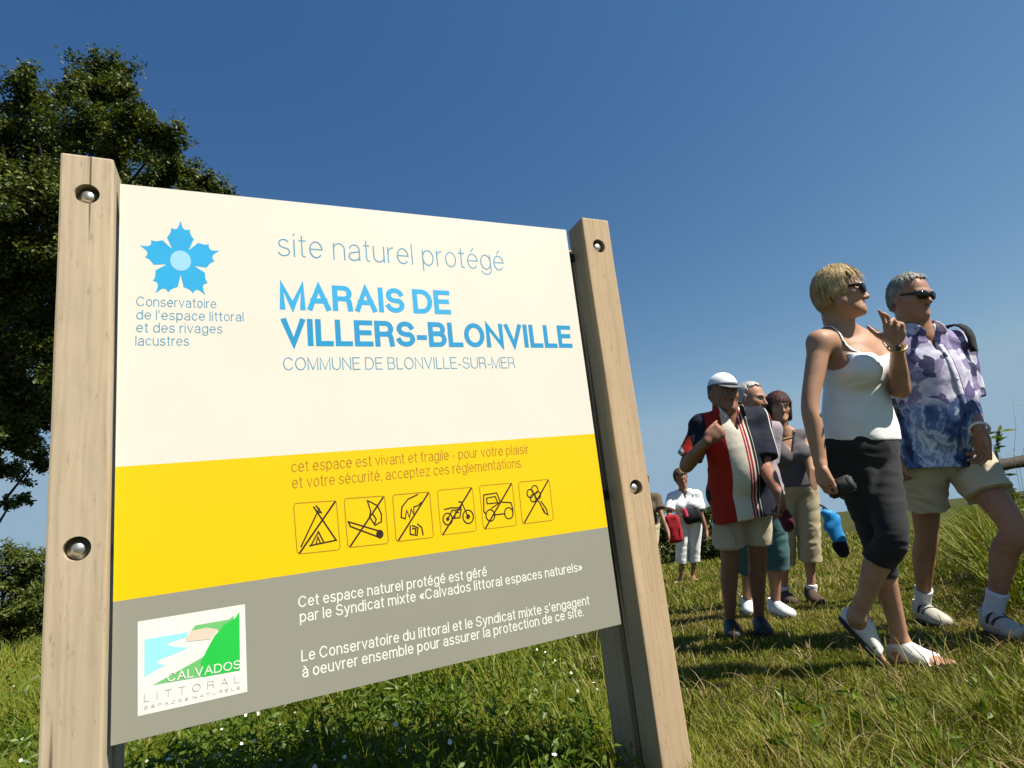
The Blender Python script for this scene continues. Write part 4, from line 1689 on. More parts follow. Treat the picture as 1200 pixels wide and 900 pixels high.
# tufts in the near foreground right
tc_ = scatter(60, 1.1, 1.95, keep=lambda x, y: (x > .25) * 1.0)
P = np.concatenate([c + np.c_[RNG.normal(0, .035, (150, 2)), np.zeros(150)] for c in tc_])
P[:, 2] = ground_z(P[:, 0], P[:, 1])
blades('grass_tufts', P, RNG.uniform(.05, .13, len(P)), RNG.uniform(.002, .0042, len(P)), RNG.normal(2.6, 1.2, len(P)), RNG.uniform(.2, 1.0, len(P)), np.clip(RNG.normal(.5, .2, len(P)), 0, 1), M_GRASS)
# dry straw: scattered, and the bare patch beyond the right post
dry_c = ground_px(668, 770)
P1 = scatter(15000, 1.0, 9, bias=0, keep=lambda x, y: .2 + .8 * vnoise(x, y, 1.5, 9.))
P2 = dry_c + np.c_[RNG.normal(0, .22, (9000, 1)), RNG.normal(0, .38, (9000, 1)), np.zeros((9000, 1))]
P = np.concatenate([P1, P2])
P[:, 2] = ground_z(P[:, 0], P[:, 1])
blades('dry_straw', P, RNG.uniform(.04, .13, len(P)), RNG.uniform(.002, .004, len(P)) * (1 + P[:, 1] * .25), RNG.uniform(0, 6.28, len(P)), RNG.uniform(.5, 1.25, len(P)), RNG.random(len(P)), M_STRAW)


# leafy weeds behind the board and along the bank
def weeds(name, P, hmin, hmax, per, ll, lw, tint0=.5):
    Vs, Ts, tt, off = [], [], [], 0
    n = len(P)
    Hh = RNG.uniform(hmin, hmax, n)
    idx = np.repeat(np.arange(n), per)
    f = RNG.random(n * per) ** .8
    ang = RNG.uniform(0, 6.28, n * per)
    rad = (.25 + .75 * (1 - f)) * RNG.uniform(.2, 1, n * per) * Hh[idx] * .45
    Q = P[idx] + np.c_[np.cos(ang) * rad, np.sin(ang) * rad, f * Hh[idx]]
    N = np.c_[np.cos(ang) * .7, np.sin(ang) * .7, RNG.uniform(.1, 1.0, n * per)] + RNG.normal(0, .35, (n * per, 3))
    V, T = leaves(Q, N, RNG.uniform(.6, 1.3, n * per) * ll, RNG.uniform(.6, 1.2, n * per) * lw)
    me = mesh_np(name, V, faces_tris=T)
    put_tint(me, np.repeat(np.clip(RNG.normal(tint0, .22, n * per), 0, 1), 4))
    o = link(name, me, M_WEED)
    tag(o, kind='stuff')
    return o


kb = lambda x, y: np.clip(rough_w(x, y) * 1.3 - .25, 0, 1) * (x < .55 * y) * (.3 + .7 * vnoise(x, y, 2.8, 3.))
weeds('leafy_weeds', scatter(2600, 1.2, 2.9, keep=kb), .06, .21, 22, .030, .011, .42)
weeds('leafy_weeds', scatter(1600, 2.8, 6.5, keep=kb), .10, .28, 18, .045, .015)
weeds('leafy_weeds', scatter(90, 1.15, 2.1, keep=lambda x, y: (x > .3 * y) * vnoise(x, y, 3.5, 2.)), .03, .10, 14, .05, .016)
kr = lambda x, y: (x > .70 * y + .12) * 1.0 * (y > 3.25) * (.3 + .7 * vnoise(x, y, 1.6, 3.))
weeds('bank_weeds', scatter(620, 3.2, 9, keep=kr), .22, .60, 24, .075, .020, .50)
P = scatter(30000, 3.0, 10, keep=kr)
blades('bank_grass', P, RNG.uniform(.25, .74, len(P)), RNG.uniform(.005, .010, len(P)), RNG.normal(2.6, 1.2, len(P)), RNG.uniform(.1, .7, len(P)), np.clip(RNG.normal(.5, .18, len(P)), 0, 1), M_GRASS)

# little white meadow flowers, too many to count
M_PETAL = mat_plain('white_petal', (.75, .74, .68), .7, 0, .05, 40, 0)
P = scatter(800, 1.4, 4.5, keep=lambda x, y: kb(x, y) * (vnoise(x, y, 1.2, 6.) > .42))
P[:, 2] += RNG.uniform(.06, .2, len(P))
k_ = 7
idx = np.repeat(np.arange(len(P)), k_)
an_ = np.tile(np.arange(k_) * 2 * np.pi / k_, len(P))
tl = RNG.normal(0, .45, (len(P), 3)) + np.array([.1, -.45, .8])
tl /= np.linalg.norm(tl, axis=1, keepdims=True)
t1_ = np.cross(tl, [0.3, 0.2, .9])
t1_ /= np.linalg.norm(t1_, axis=1, keepdims=True)
t2_ = np.cross(tl, t1_)
rr_ = RNG.uniform(.004, .008, len(P))[idx][:, None]
dirv = t1_[idx] * np.cos(an_)[:, None] + t2_[idx] * np.sin(an_)[:, None]
per_ = np.cross(tl[idx], dirv)
V = np.stack([P[idx], P[idx] + dirv * rr_ * .6 + per_ * rr_ * .28, P[idx] + dirv * rr_, P[idx] + dirv * rr_ * .6 - per_ * rr_ * .28], 1).reshape(-1, 3)
o = link('wildflowers', mesh_np('wildflowers', V, np.arange(len(V)).reshape(-1, 4)), M_PETAL)
tag(o, kind='stuff')


# ------------------------------------------------------------------ trees, bushes, plants
def mat_bark(name, a, b_):
    m, n, b = new_mat(name)
    t = noise(n, 30, 6, .7, None, (1, 1, .25))
    r = ramp(n, [(.35, a), (.65, b_)], t.outputs[0])
    n.links.new(r.outputs[0], b.inputs['Base Color'])
    b.inputs['Roughness'].default_value = .9
    bump(n, b, t.outputs[0], .8, .02)
    return m


M_BARK = mat_bark('tree_bark', (.012, .009, .006), (.05, .036, .026))
M_TREE = mat_leaf('tree_leaf', [(0, (.016, .026, .004)), (.45, (.040, .060, .008)), (.8, (.095, .118, .016)), (1, (.19, .20, .03))], .45, .28, .3)
M_BUSH = mat_leaf('bush_leaf', [(0, (.026, .042, .006)), (.5, (.070, .098, .012)), (1, (.15, .17, .026))], .5, .25, .4)


def limb_mesh(segs):
    """segs: list of (p0, p1, r0, r1) joined in one mesh"""
    V, Q, off = [], [], 0
    for p0, p1, r0, r1 in segs:
        a = unit(np.asarray(p1) - p0)
        u = unit(np.cross(a, (.3, .9, .21)))
        v = np.cross(a, u)
        for p, r_ in ((p0, r0), (p1, r1)):
            for k in range(7):
                t = 2 * math.pi * k / 7
                V.append(np.asarray(p) + (u * math.cos(t) + v * math.sin(t)) * r_)
        for k in range(7):
            Q.append((off + k, off + (k + 1) % 7, off + 7 + (k + 1) % 7, off + 7 + k))
        off += 14
    return V, Q


def tree(root_p, clusters, n_leaf, leaf, name='tree', label='', group=None, trunk_r=.13, mat=None, twig=.34, bark=None, up_bias=None):
    """clusters: (centre, radius) in world space; limbs run from the trunk to each and fan out into leafy twigs"""
    root_p = np.asarray(root_p, float)
    t = empty(name, loc=root_p)
    tag(t, label, 'tree' if 'tree' in name else 'bush', group)
    cl = [(np.asarray(c, float) - root_p, r_) for c, r_ in clusters]
    top = max(c[2] for c, _ in cl)
    mid_ = np.mean([c for c, _ in cl], axis=0)
    segs = []
    nst = 6
    tr = [vec(mid_[0] * (q / nst) ** 1.3, mid_[1] * (q / nst) ** 1.3, -.1 + (top * .75 + .1) * q / nst) for q in range(nst + 1)]
    for q in range(nst):
        segs.append((tr[q], tr[q + 1], trunk_r * (1 - .14 * q), trunk_r * (1 - .14 * (q + 1))))
    tot = sum(r_ ** 2 for _, r_ in cl)
    LP, LN = [], []
    for c, r_ in cl:
        s0 = min(range(nst), key=lambda q: abs(tr[q][2] - max(tr[1][2], c[2] - np.linalg.norm((c - mid_)[:2]) * .7)))
        p0 = tr[s0]
        m_ = lerp(p0, c, .55) + RNG.normal(0, .08, 3)
        segs.append((p0, m_, trunk_r * .20, trunk_r * .13))
        segs.append((m_, c, trunk_r * .13, trunk_r * .06))
        ntw = max(8, int(46 * r_))
        nl = int(n_leaf * r_ ** 2 / tot / ntw) + 1
        for _ in range(ntw):
            d = unit(RNG.normal(0, 1, 3) + vec(0, 0, .35))
            e = c + d * r_ * RNG.uniform(.45, 1.12) * vec(1, 1, .85)
            st = c + d * r_ * .1
            segs.append((st, e, trunk_r * .05, trunk_r * .02))
            f = RNG.random(nl) ** .7
            pp = st + (e - st) * f[:, None] + RNG.normal(0, twig * r_ * .26, (nl, 3))
            LP.append(pp)
            LN.append(np.tile(d, (nl, 1)) * .5 + RNG.normal(0, .6, (nl, 3)) + np.array([0, 0, .5]))
    V, Q = limb_mesh(segs)
    link('trunk', mesh_np('trunk', V, Q), bark or M_BARK, t)
    LP, LN = np.concatenate(LP), np.concatenate(LN)
    V, T = leaves(LP, LN, RNG.uniform(.65, 1.25, len(LP)) * leaf[0], RNG.uniform(.65, 1.2, len(LP)) * leaf[1], up_bias)
    me = mesh_np('crown', V, faces_tris=T)
    put_tint(me, np.repeat(np.clip(RNG.normal(.57, .24, len(LP)), 0, 1), 4))
    link('crown', me, mat or M_TREE, t, smooth=False)
    return t


def px_r(p, r_px):
    return r_px * project(p)[2] / F_PX


# the big leafy tree behind the left post
DT = 6.2
rs = random.Random(11)
cl = []
for x, y, r_ in ((122, 96, 46), (95, 110, 40), (150, 110, 34), (30, 120, 46), (5, 150, 46), (60, 165, 52), (120, 165, 60), (165, 150, 42), (190, 175, 40), (205, 205, 42),
                 (235, 225, 36), (258, 238, 30), (274, 250, 22), (222, 262, 44), (165, 235, 60), (95, 245, 70), (25, 240, 70), (-50, 200, 70), (-60, 300, 80), (20, 330, 70), (90, 340, 66), (160, 320, 60),
                 (10, 420, 60), (-50, 420, 70), (60, 425, 52), (20, 490, 42), (-20, 510, 50), (45, 480, 36), (8, 556, 30), (40, 545, 22), (-40, 570, 36), (120, 420, 50), (200, 310, 40),
                 (28, 588, 13), (6, 592, 12), (10, 260, 70), (50, 390, 55), (-10, 360, 70), (30, 200, 60), (75, 300, 60), (15, 455, 48), (60, 470, 36), (12, 515, 40), (40, 500, 30), (-5, 475, 44), (-90, 130, 60), (-120, 350, 80), (-110, 470, 70)):
    p = at(x + rs.uniform(-6, 6), y + rs.uniform(-6, 6), DT + rs.uniform(-.9, .9))
    cl.append((p, px_r(p, r_)))
tb = at(-120, 640, DT + .3)
tb[2] = float(ground_z(tb[0], tb[1]))
tree(tb, cl, 250000, (.045, .026), 'broadleaf_tree', 'large dark green broadleaf tree rising behind the left wooden post', trunk_r=.15)


def bush(x, y, D, h_px, w_px, label, n_leaf, leaf, group, mat=None, seed=0, k=9):
    rr = random.Random(seed)
    c0 = at(x, y, D)
    gz = float(ground_z(c0[0], c0[1]))
    s_ = D / F_PX
    H, Wm = c0[2] - gz, w_px * s_
    cl = []
    for i in range(k):
        f = (i + .5) / k * 2 - 1
        px_ = c0[0] + f * Wm * .5 + rr.uniform(-.05, .05)
        for lv_ in (.12, .38, .64, .86):
            hh = H * lv_ * (1 - .30 * f * f) * rr.uniform(.88, 1.08)
            cl.append((vec(px_, c0[1] + rr.uniform(-.3, .3), gz + hh * .95), max(.12, H * .17) * rr.uniform(.8, 1.25)))
    return tree((c0[0], c0[1], gz), cl, n_leaf, leaf, 'bush', label, group, trunk_r=.05 + .01 * H, mat=mat or M_BUSH)


bush(8, 628, 8.6, 0, 120, 'dense green bush under the tree at the left edge', 34000, (.065, .022), None, seed=1)
bush(-80, 650, 7.8, 0, 90, 'lower bush beside the dense one, cut by the left edge of the picture', 7000, (.065, .022), None, seed=7)
bush(72, 650, 9.6, 0, 60, 'round bush half hidden behind the left post', 7000, (.065, .022), None, seed=2)
bush(772, 592, 17, 0, 46, 'dark bush beyond the distant walkers, beside the right post', 5000, (.12, .05), 'bushes along the far edge of the field', seed=3)
bush(832, 590, 16, 0, 44, 'dark bush behind the distant woman in white', 5000, (.12, .05), 'bushes along the far edge of the field', seed=4)
bush(1196, 566, 6.6, 0, 60, 'bushy weeds under the wooden rail at the right edge', 7000, (.06, .03), None, seed=6, k=5)

# ------------------------------------------------------------------ fence on the right
M_RAIL = mat_wood('old_fence_wood', (.055, .042, .03), (.014, .010, .008), 5.0)
fence = empty('fence', loc=at(1170, 545, 4.4))
tag(fence, 'old dark wooden rail fence behind the man in the floral shirt', 'fence')
fl_ = np.array(fence.location)
a_, b2 = at(990, 578, 4.1) - fl_, at(1290, 524, 4.75) - fl_
F = Field(np.minimum(a_, b2) - .2, np.maximum(a_, b2) + .2, .012)
F.limb(a_, b2, .047, .044, k=.01)
F.folds(.004, 3, 3, 3, 1.0)
link('rail', F.mesh('rail'), M_RAIL, fence)
for px_, D_ in ((1012, 4.15), (1290, 4.83)):
    p = at(px_, 575 if px_ < 1200 else 526, D_) - fl_
    gz = float(ground_z(*(p + fl_)[:2])) - fl_[2]
    F = Field(vec(p[0] - .2, p[1] - .2, gz - .3), vec(p[0] + .2, p[1] + .2, p[2] + .3), .014)
    F.limb(vec(p[0], p[1], gz - .15), p + vec(0, 0, .12), .06, .055, k=.01)
    link('post', F.mesh('post'), M_RAIL, fence)

# tall dock spike against the sky, grass stems
M_DOCK = mat_leaf('dock_seed', [(0, (.02, .03, .012)), (.5, (.04, .055, .02)), (1, (.09, .08, .04))], .7, .15, .2)


def stem_thing(name, label, cat, pts, r, mat, group=None, leaf_n=0, leaf=(.05, .02), spike=None, lmat=None):
    base = np.asarray(pts[0], float)
    t = empty(name, loc=base)
    tag(t, label, cat, group)
    Pp = [np.asarray(p) - base for p in pts]
    link('stem', tube_mesh('stem', Pp, [r * (1 - .6 * i / (len(Pp) - 1)) for i in range(len(Pp))], 6), mat, t)
    LP, LN = [], []
    if leaf_n:
        f = RNG.random(leaf_n)
        i = np.minimum((f * (len(Pp) - 1)).astype(int), len(Pp) - 2)
        q = f * (len(Pp) - 1) - i
        A_ = np.array(Pp)
        LP = A_[i] * (1 - q[:, None]) + A_[i + 1] * q[:, None]
        LN = RNG.normal(0, 1, (leaf_n, 3)) + np.array([0, 0, .4])
        V, T = leaves(LP, LN, RNG.uniform(.6, 1.3, leaf_n) * leaf[0], RNG.uniform(.6, 1.2, leaf_n) * leaf[1])
        me = mesh_np('leaves', V, faces_tris=T)
        put_tint(me, np.repeat(RNG.random(leaf_n), 4))
        link('leaves', me, lmat or M_WEED, t, smooth=False)
    if spike:
        n_, r0 = spike
        A_ = np.array(Pp)
        f = .45 + .55 * RNG.random(n_)
        i = np.minimum((f * (len(Pp) - 1)).astype(int), len(Pp) - 2)
        q = f * (len(Pp) - 1) - i
        c_ = A_[i] * (1 - q[:, None]) + A_[i + 1] * q[:, None]
        lob = (.35 + .65 * np.abs(np.sin(f * 34))) * (1.25 - f)
        LP = c_ + RNG.normal(0, 1, (n_, 3)) * r0 * lob[:, None] * np.array([1, 1, .6])
        V, T = leaves(LP, RNG.normal(0, 1, (n_, 3)), RNG.uniform(.5, 1.2, n_) * .016, RNG.uniform(.5, 1.2, n_) * .012)
        me = mesh_np('seed_spike', V, faces_tris=T)
        put_tint(me, np.repeat(RNG.random(n_), 4))
        link('seed_spike', me, M_DOCK, t, smooth=False)
    return t


def rise(x, y, xt, yt, D, n=6, sway=.02, dd=0.0):
    a = at(x, y, D)
    a[2] = min(a[2], float(ground_z(a[0], a[1])))
    b_ = at(xt, yt, D + dd)
    return [lerp(a, b_, i / n) + (vec(RNG.normal(0, sway), RNG.normal(0, sway), 0) if 0 < i < n else 0) for i in range(n + 1)]


M_STALK = mat_plain('dry_stalk', (.10, .065, .03), .8)
M_DRYSTEM = mat_plain('pale_grass_stem', (.26, .22, .11), .7)
stem_thing('dock_plant', 'dark green dock spike standing above the rail against the sky', 'plant', rise(1176, 640, 1170, 505, 4.9), .006, M_STALK, None, 40, (.10, .03), (900, .030))
for q, (x, y, xt, yt) in enumerate(((1190, 650, 1186, 462), (1196, 660, 1199, 482))):
    stem_thing('grass_stem', ('thin pale grass stem left of its taller neighbour by the rail', 'thin bending grass stem at the very right edge')[q] if False else ('thin straight grass stem rising above the rail near the right edge', 'thin leaning grass stem beside the straight one, cut by the right edge')[q],
               'grass stem', rise(x, y, xt, yt, 4.2, sway=.015), .0022, M_DRYSTEM, None, 8, (.10, .006))
for q, (x, y, xt, yt, D) in enumerate(((560, 905, 549, 798, 2.0), (373, 900, 366, 815, 1.9), (384, 905, 379, 822, 1.95), (352, 900, 350, 828, 1.85), (478, 880, 476, 815, 2.2))):
    stem_thing('dry_stalk', ('tall dead stalk under the middle of the board', 'thin dark stalk, second from the left under the board', 'thickest dark stalk of the row under the board', 'leftmost thin stalk of the row under the board', 'lone thin stalk between the row and the tall dead one')[q],
               'stalk', rise(x, y, xt, yt, D, sway=.006), (.006, .004, .006, .003, .003)[q], M_STALK, 'dead stalks under the board', 7, (.05, .018))
# broad leaves in the near grass
for q, (x, y, D) in enumerate(((610, 912, 1.75), (628, 905, 1.8))):
    b0 = at(x, y + 30, D)
    b0[2] = float(ground_z(b0[0], b0[1]))
    h_ = (.125, .09)[q]
    bm = bmesh.new()
    rows = []
    for i in range(9):
        f = i / 8
        w_ = .030 * math.sin(math.pi * min(1, f * .93 + .07)) ** .7 * (1 if q == 0 else .8)
        c_ = vec(.03 * f * f, -.05 * f * f, h_ * f)
        rows.append([bm.verts.new(tuple(c_ + vec(s_ * w_, -.006 * abs(s_), 0))) for s_ in (-1, 0, 1)])
    for r0, r1 in zip(rows[:-1], rows[1:]):
        for k in (0, 1):
            bm.faces.new((r0[k], r0[k + 1], r1[k + 1], r1[k]))
    bmesh.ops.solidify(bm, geom=bm.faces[:], thickness=.0008)
    me = bm_mesh('dock_leaf', bm)
    o = link('dock_leaf', me, mat_plain('dark_dock_leaf%d' % q, (.03, .06, .012), .5))
    o.location = b0
    tag(o, ('broad dark upright leaf in the grass under the board', 'smaller dark leaf beside the broad one')[q], 'leaf')
# ------------------------------------------------------------------ the walkers
M_HAIR_BLOND = mat_hair('blond_hair', (.34, .21, .075), (.82, .62, .30))
M_HAIR_GREY = mat_hair('grey_hair', (.17, .155, .13), (.55, .52, .46))
M_HAIR_WHITE = mat_hair('white_hair', (.40, .38, .34), (.75, .73, .68))
M_HAIR_AUBURN = mat_hair('auburn_hair', (.018, .006, .004), (.095, .022, .012))
M_HAIR_BROWN = mat_hair('brown_hair', (.035, .018, .01), (.13, .07, .035))
M_TANK = mat_cloth('white_cotton', (.80, .80, .78))
M_LEGGING = mat_cloth('charcoal_jersey', (.020, .021, .022))
M_BEIGE = mat_cloth('beige_cotton', (.54, .46, .32))
M_KHAKI = mat_cloth('khaki_cotton', (.42, .35, .22))
M_GREYTOP = mat_cloth('grey_jersey', (.105, .095, .10))
M_TEAL_J = mat_cloth('teal_denim', (.045, .115, .125))
M_LILACGREY = mat_cloth('lilac_grey_cotton', (.30, .26, .29))
M_WHITECOT = mat_cloth('white_linen', (.78, .78, .78))
M_RED = mat_cloth('red_cloth', (.36, .012, .018))
M_GOLD = mat_plain('brass', (.55, .38, .12), .3, .9, .1, 40, 0)
M_BROWNLEATHER = mat_plain('brown_leather', (.08, .04, .02), .5)
M_BROWNTOP = mat_cloth('brown_knit', (.10, .07, .045))
M_BLUECLOTH = mat_cloth('bright_blue_nylon', (.02, .26, .62), .5)
M_MAROON = mat_cloth('maroon_cloth', (.07, .008, .012))


def mat_aloha():
    m, n, b = new_mat('floral_shirt_print')
    tc = ND(n, 'ShaderNodeTexCoord')
    wob = noise(n, 9, 4, .6, tc.outputs['Object'])
    mxv = ND(n, 'ShaderNodeMix', data_type='VECTOR')
    mxv.inputs[0].default_value = .09
    n.links.new(tc.outputs['Object'], mxv.inputs[4])
    n.links.new(wob.outputs['Color'], mxv.inputs[5])
    v1 = ND(n, 'ShaderNodeTexVoronoi', feature='F1')
    v1.inputs['Scale'].default_value = 15
    n.links.new(mxv.outputs[1], v1.inputs['Vector'])
    sep = ND(n, 'ShaderNodeSeparateColor')
    n.links.new(v1.outputs['Color'], sep.inputs[0])
    r = ramp(n, [(0, (.62, .60, .70)), (.18, (.30, .26, .40)), (.42, (.72, .70, .78)), (.60, (.14, .12, .24)), (.80, (.46, .43, .56)), (.9, (.05, .05, .12))], sep.outputs[0], 'CONSTANT')
    # petals inside the flowers
    v2 = ND(n, 'ShaderNodeTexVoronoi', feature='F1')
    v2.inputs['Scale'].default_value = 34
    n.links.new(mxv.outputs[1], v2.inputs['Vector'])
    r2 = ramp(n, [(.2, (1, 1, 1)), (.7, (.62, .60, .72))], v2.outputs['Distance'])
    mx = ND(n, 'ShaderNodeMix', data_type='RGBA', blend_type='MULTIPLY')
    mx.inputs[0].default_value = .8
    n.links.new(r.outputs[0], mx.inputs[6])
    n.links.new(r2.outputs[0], mx.inputs[7])
    # lower border: blue and white brush strokes
    wv = noise(n, 8, 4, .6, mxv.outputs[1], (1.4, 1.4, .5))
    r3 = ramp(n, [(.40, (.022, .03, .09)), (.50, (.10, .17, .36)), (.56, (.55, .63, .78)), (.62, (.12, .20, .42)), (.70, (.62, .67, .78))], wv.outputs[0])
    sx = ND(n, 'ShaderNodeSeparateXYZ')
    n.links.new(tc.outputs['Object'], sx.inputs[0])
    ns = noise(n, 6, 3, .5, tc.outputs['Object'])
    ad = ND(n, 'ShaderNodeMath', operation='MULTIPLY_ADD')
    n.links.new(ns.outputs[0], ad.inputs[0])
    ad.inputs[1].default_value = .22
    n.links.new(sx.outputs[2], ad.inputs[2])
    band = ramp(n, [(.0, (1, 1, 1)), (1.0, (0, 0, 0))], None)
    mp = ND(n, 'ShaderNodeMapRange')
    mp.inputs[1].default_value = 1.17
    mp.inputs[2].default_value = 1.22
    n.links.new(ad.outputs[0], mp.inputs[0])
    n.links.new(mp.outputs[0], band.inputs[0])
    mx2 = ND(n, 'ShaderNodeMix', data_type='RGBA')
    n.links.new(band.outputs[0], mx2.inputs[0])
    n.links.new(mx.outputs[2], mx2.inputs[6])
    n.links.new(r3.outputs[0], mx2.inputs[7])
    n.links.new(mx2.outputs[2], b.inputs['Base Color'])
    b.inputs['Roughness'].default_value = .75
    b.inputs['Specular IOR Level'].default_value = .3
    t2 = noise(n, 26, 5, .6)
    bump(n, b, t2.outputs[0], .4, .006)
    return m


def mat_stripes():
    """vertical colour blocks across the chest, in the wearer's own left-right coordinate"""
    m, n, b = new_mat('striped_polo_cloth')
    tc = ND(n, 'ShaderNodeTexCoord')
    sx = ND(n, 'ShaderNodeSeparateXYZ')
    n.links.new(tc.outputs['Object'], sx.inputs[0])
    mp = ND(n, 'ShaderNodeMapRange')
    mp.inputs[1].default_value = -.30
    mp.inputs[2].default_value = .30
    n.links.new(sx.outputs[0], mp.inputs[0])
    f = lambda x: (x + .30) / .60
    nav, red, crm, dred, blk = (.010, .013, .026), (.40, .022, .012), (.74, .68, .55), (.36, .01, .03), (.008, .008, .01)
    wh = (.72, .70, .64)
    st = [(0, (.68, .66, .62)), (f(-.262), red), (f(-.250), nav), (f(-.236), wh), (f(-.228), nav), (f(-.098), crm), (f(-.094), blk), (f(-.080), crm), (f(-.072), dred), (f(-.060), crm), (f(-.056), dred), (f(-.046), crm),
          (f(.038), red), (f(.125), nav), (f(.215), red), (f(.262), wh), (f(.272), (.30, .32, .36))]
    r = ramp(n, st, mp.outputs[0], 'CONSTANT')
    # back and yoke are navy
    mz = ND(n, 'ShaderNodeMapRange')
    mz.inputs[1].default_value = -.04
    mz.inputs[2].default_value = -.035
    n.links.new(sx.outputs[1], mz.inputs[0])
    mx = ND(n, 'ShaderNodeMix', data_type='RGBA')
    n.links.new(mz.outputs[0], mx.inputs[0])
    mx.inputs[6].default_value = (*nav, 1)
    n.links.new(r.outputs[0], mx.inputs[7])
    n.links.new(mx.outputs[2], b.inputs['Base Color'])
    b.inputs['Roughness'].default_value = .85
    b.inputs['Specular IOR Level'].default_value = .25
    t2 = noise(n, 24, 5, .6)
    bump(n, b, t2.outputs[0], .35, .006)
    return m


M_SOCK2 = mat_cloth('bluish_white_sock', (.62, .63, .68))
M_NAVY = mat_cloth('navy_cloth', (.012, .015, .04))
M_ALOHA = mat_aloha()
M_POLO = mat_stripes()

LEG_F = [(.078, .084), (.064, .070), (.046, .050), (.045, .051), (.032, .034), (.027, .032)]
LEG_M = [(.082, .088), (.067, .073), (.049, .053), (.048, .055), (.034, .037), (.029, .035)]
B_F = dict(hip=(.160, .115), waist=(.128, .098), rib=(.130, .102), chest=(.142, .094), bust=.076, delt=.046, arm=(.042, .038, .032, .034, .024), leg=LEG_F)
B_M = dict(hip=(.158, .115), waist=(.155, .118), rib=(.158, .122), chest=(.165, .112), delt=.060, arm=(.050, .045, .037, .039, .028), leg=LEG_M)


def setup(P, D, pel, chest, neck, hd, sw, hipw, tilt=0.0, dd=(0, 0, 0)):
    """trunk joints from the photograph's sight lines, D = depth of the pelvis"""
    J = P.J
    J['side'] = vec(1, 0, 0)
    J['fwd'] = vec(0, 1, 0)
    J['pel'] = P.px(*pel, D)
    J['chest'] = P.px(*chest, D + dd[0])
    J['neck'] = P.px(*neck, D + dd[1])
    J['head'] = P.px(*hd, D + dd[2])
    for s, sg in (('R', 1), ('L', -1)):
        J['sh' + s] = lerp(J['chest'], J['neck'], .62) + vec(sg * sw, 0, -.01 + sg * tilt)
        J['hip' + s] = J['pel'] + vec(sg * hipw, 0, -.005)
    return J


def legs_ik(P, J, anR, anL, Lt, Ls, fR=(0, 1, 0), fL=(0, 1, 0)):
    J['anR'], J['anL'] = anR, anL
    for s, f in (('R', fR), ('L', fL)):
        d = np.linalg.norm(J['an' + s] - J['hip' + s])
        J['kn' + s] = P.knee(J['hip' + s], J['an' + s], max(Lt, d * Lt / (Lt + Ls) * 1.001), max(Ls, d * Ls / (Lt + Ls) * 1.001), f)
        print('  leg', s, 'span %.3f of %.3f' % (d, Lt + Ls), 'knee px %.0f %.0f' % project(P.wld(J['kn' + s]))[:2])


def pants(P, J, B, radii, t_end, mat, waist_z, inf=.012, name='trousers', fold=.004, shell=.0, seed=0., fz=70, tight=False):
    F = P.body.twin()
    pel = J['pel']
    torso(F, J, B, inf=inf, shoulders=False, bust=False)
    F.cut(vec(0, 0, waist_z + .05), (0, 0, 1))
    for s in 'RL':
        if tight:
            F2 = F.twin()
            leg(F2, J, s, B, inf=inf)
            e = lerp(J['kn' + s], J['an' + s], t_end - 1)
            F2.cut(e, J['an' + s] - J['kn' + s])
            F.add(F2, .010)
        else:
            F.add(trouser_leg(F, J, s, radii, t_end), .010)
    if fold:
        F.folds(fold, 26, 22, fz, seed, hi=vec(9, 9, pel[2] + .02))
    F.cut(vec(0, 0, waist_z), (0, 0, 1))
    if shell:
        F.shell(max(shell, P.h * 2.6))
    return P.mesh(name, F, mat)


def shirt(P, J, B, mat, hem_z, inf=.02, sleeve=.8, sl_r=(.075, .085), fold=.005, shell=.010, name='shirt', seed=0., collar=True, vneck=True, hem_tilt=0.0, fz=30):
    F = P.body.twin()
    torso(F, J, B, inf=inf)
    pel = J['pel']
    F.chain([pel - vec(0, 0, .16), pel, lerp(pel, J['chest'], .3)], [vec(*B['hip']) * 1.12, vec(*B['hip']) * 1.08, vec(*B['waist']) * 1.03], J['side'], .01, inf + .006)
    for s in 'RL':
        F2 = F.twin()
        sh, el = J['sh' + s], J['el' + s]
        e = lerp(sh, el, sleeve)
        F2.chain([sh, lerp(sh, e, .5), e + (e - sh) * .1], [sl_r[0], (sl_r[0] + sl_r[1]) / 2, sl_r[1]], (0, 1, 0), .004)
        F2.folds(fold * .8, 30, 40, 25, seed + 2)
        F2.cut(e, e - sh)
        F.add(F2, .025)
    F.folds(fold, 14, 10, fz, seed)
    F.cut(vec(0, 0, hem_z), (hem_tilt, 0, -1))
    nk, hd = J['neck'], J['head']
    up = unit(hd - nk)
    F.cut(nk + up * .028, up)
    P.shirt_field = F.twin()
    P.shirt_field.D = F.D.copy()
    F.shell(max(shell, P.h * 2.2))
    if vneck:                                             # open collar
        F.limb(nk + vec(0, .045, .07), nk + vec(0, .125, -.085), vec(.050, .06), vec(.006, .06), J['side'], k=.004, op='s')
    if collar:
        for sg in (1, -1):
            c0 = nk + up * .022
            pts = [c0 + vec(0, -.072, .022), c0 + vec(sg * .055, -.045, .020), c0 + vec(sg * .074, .005, .006), c0 + vec(sg * .064, .058, -.018), c0 + vec(sg * .055, .092, -.052)]
            F.chain(pts, [(.006, .026), (.006, .028), (.007, .028), (.007, .027), (.006, .016)], (0, 0, 1) if False else (sg, 0, 0), .003)
    return P.mesh(name, F, mat)


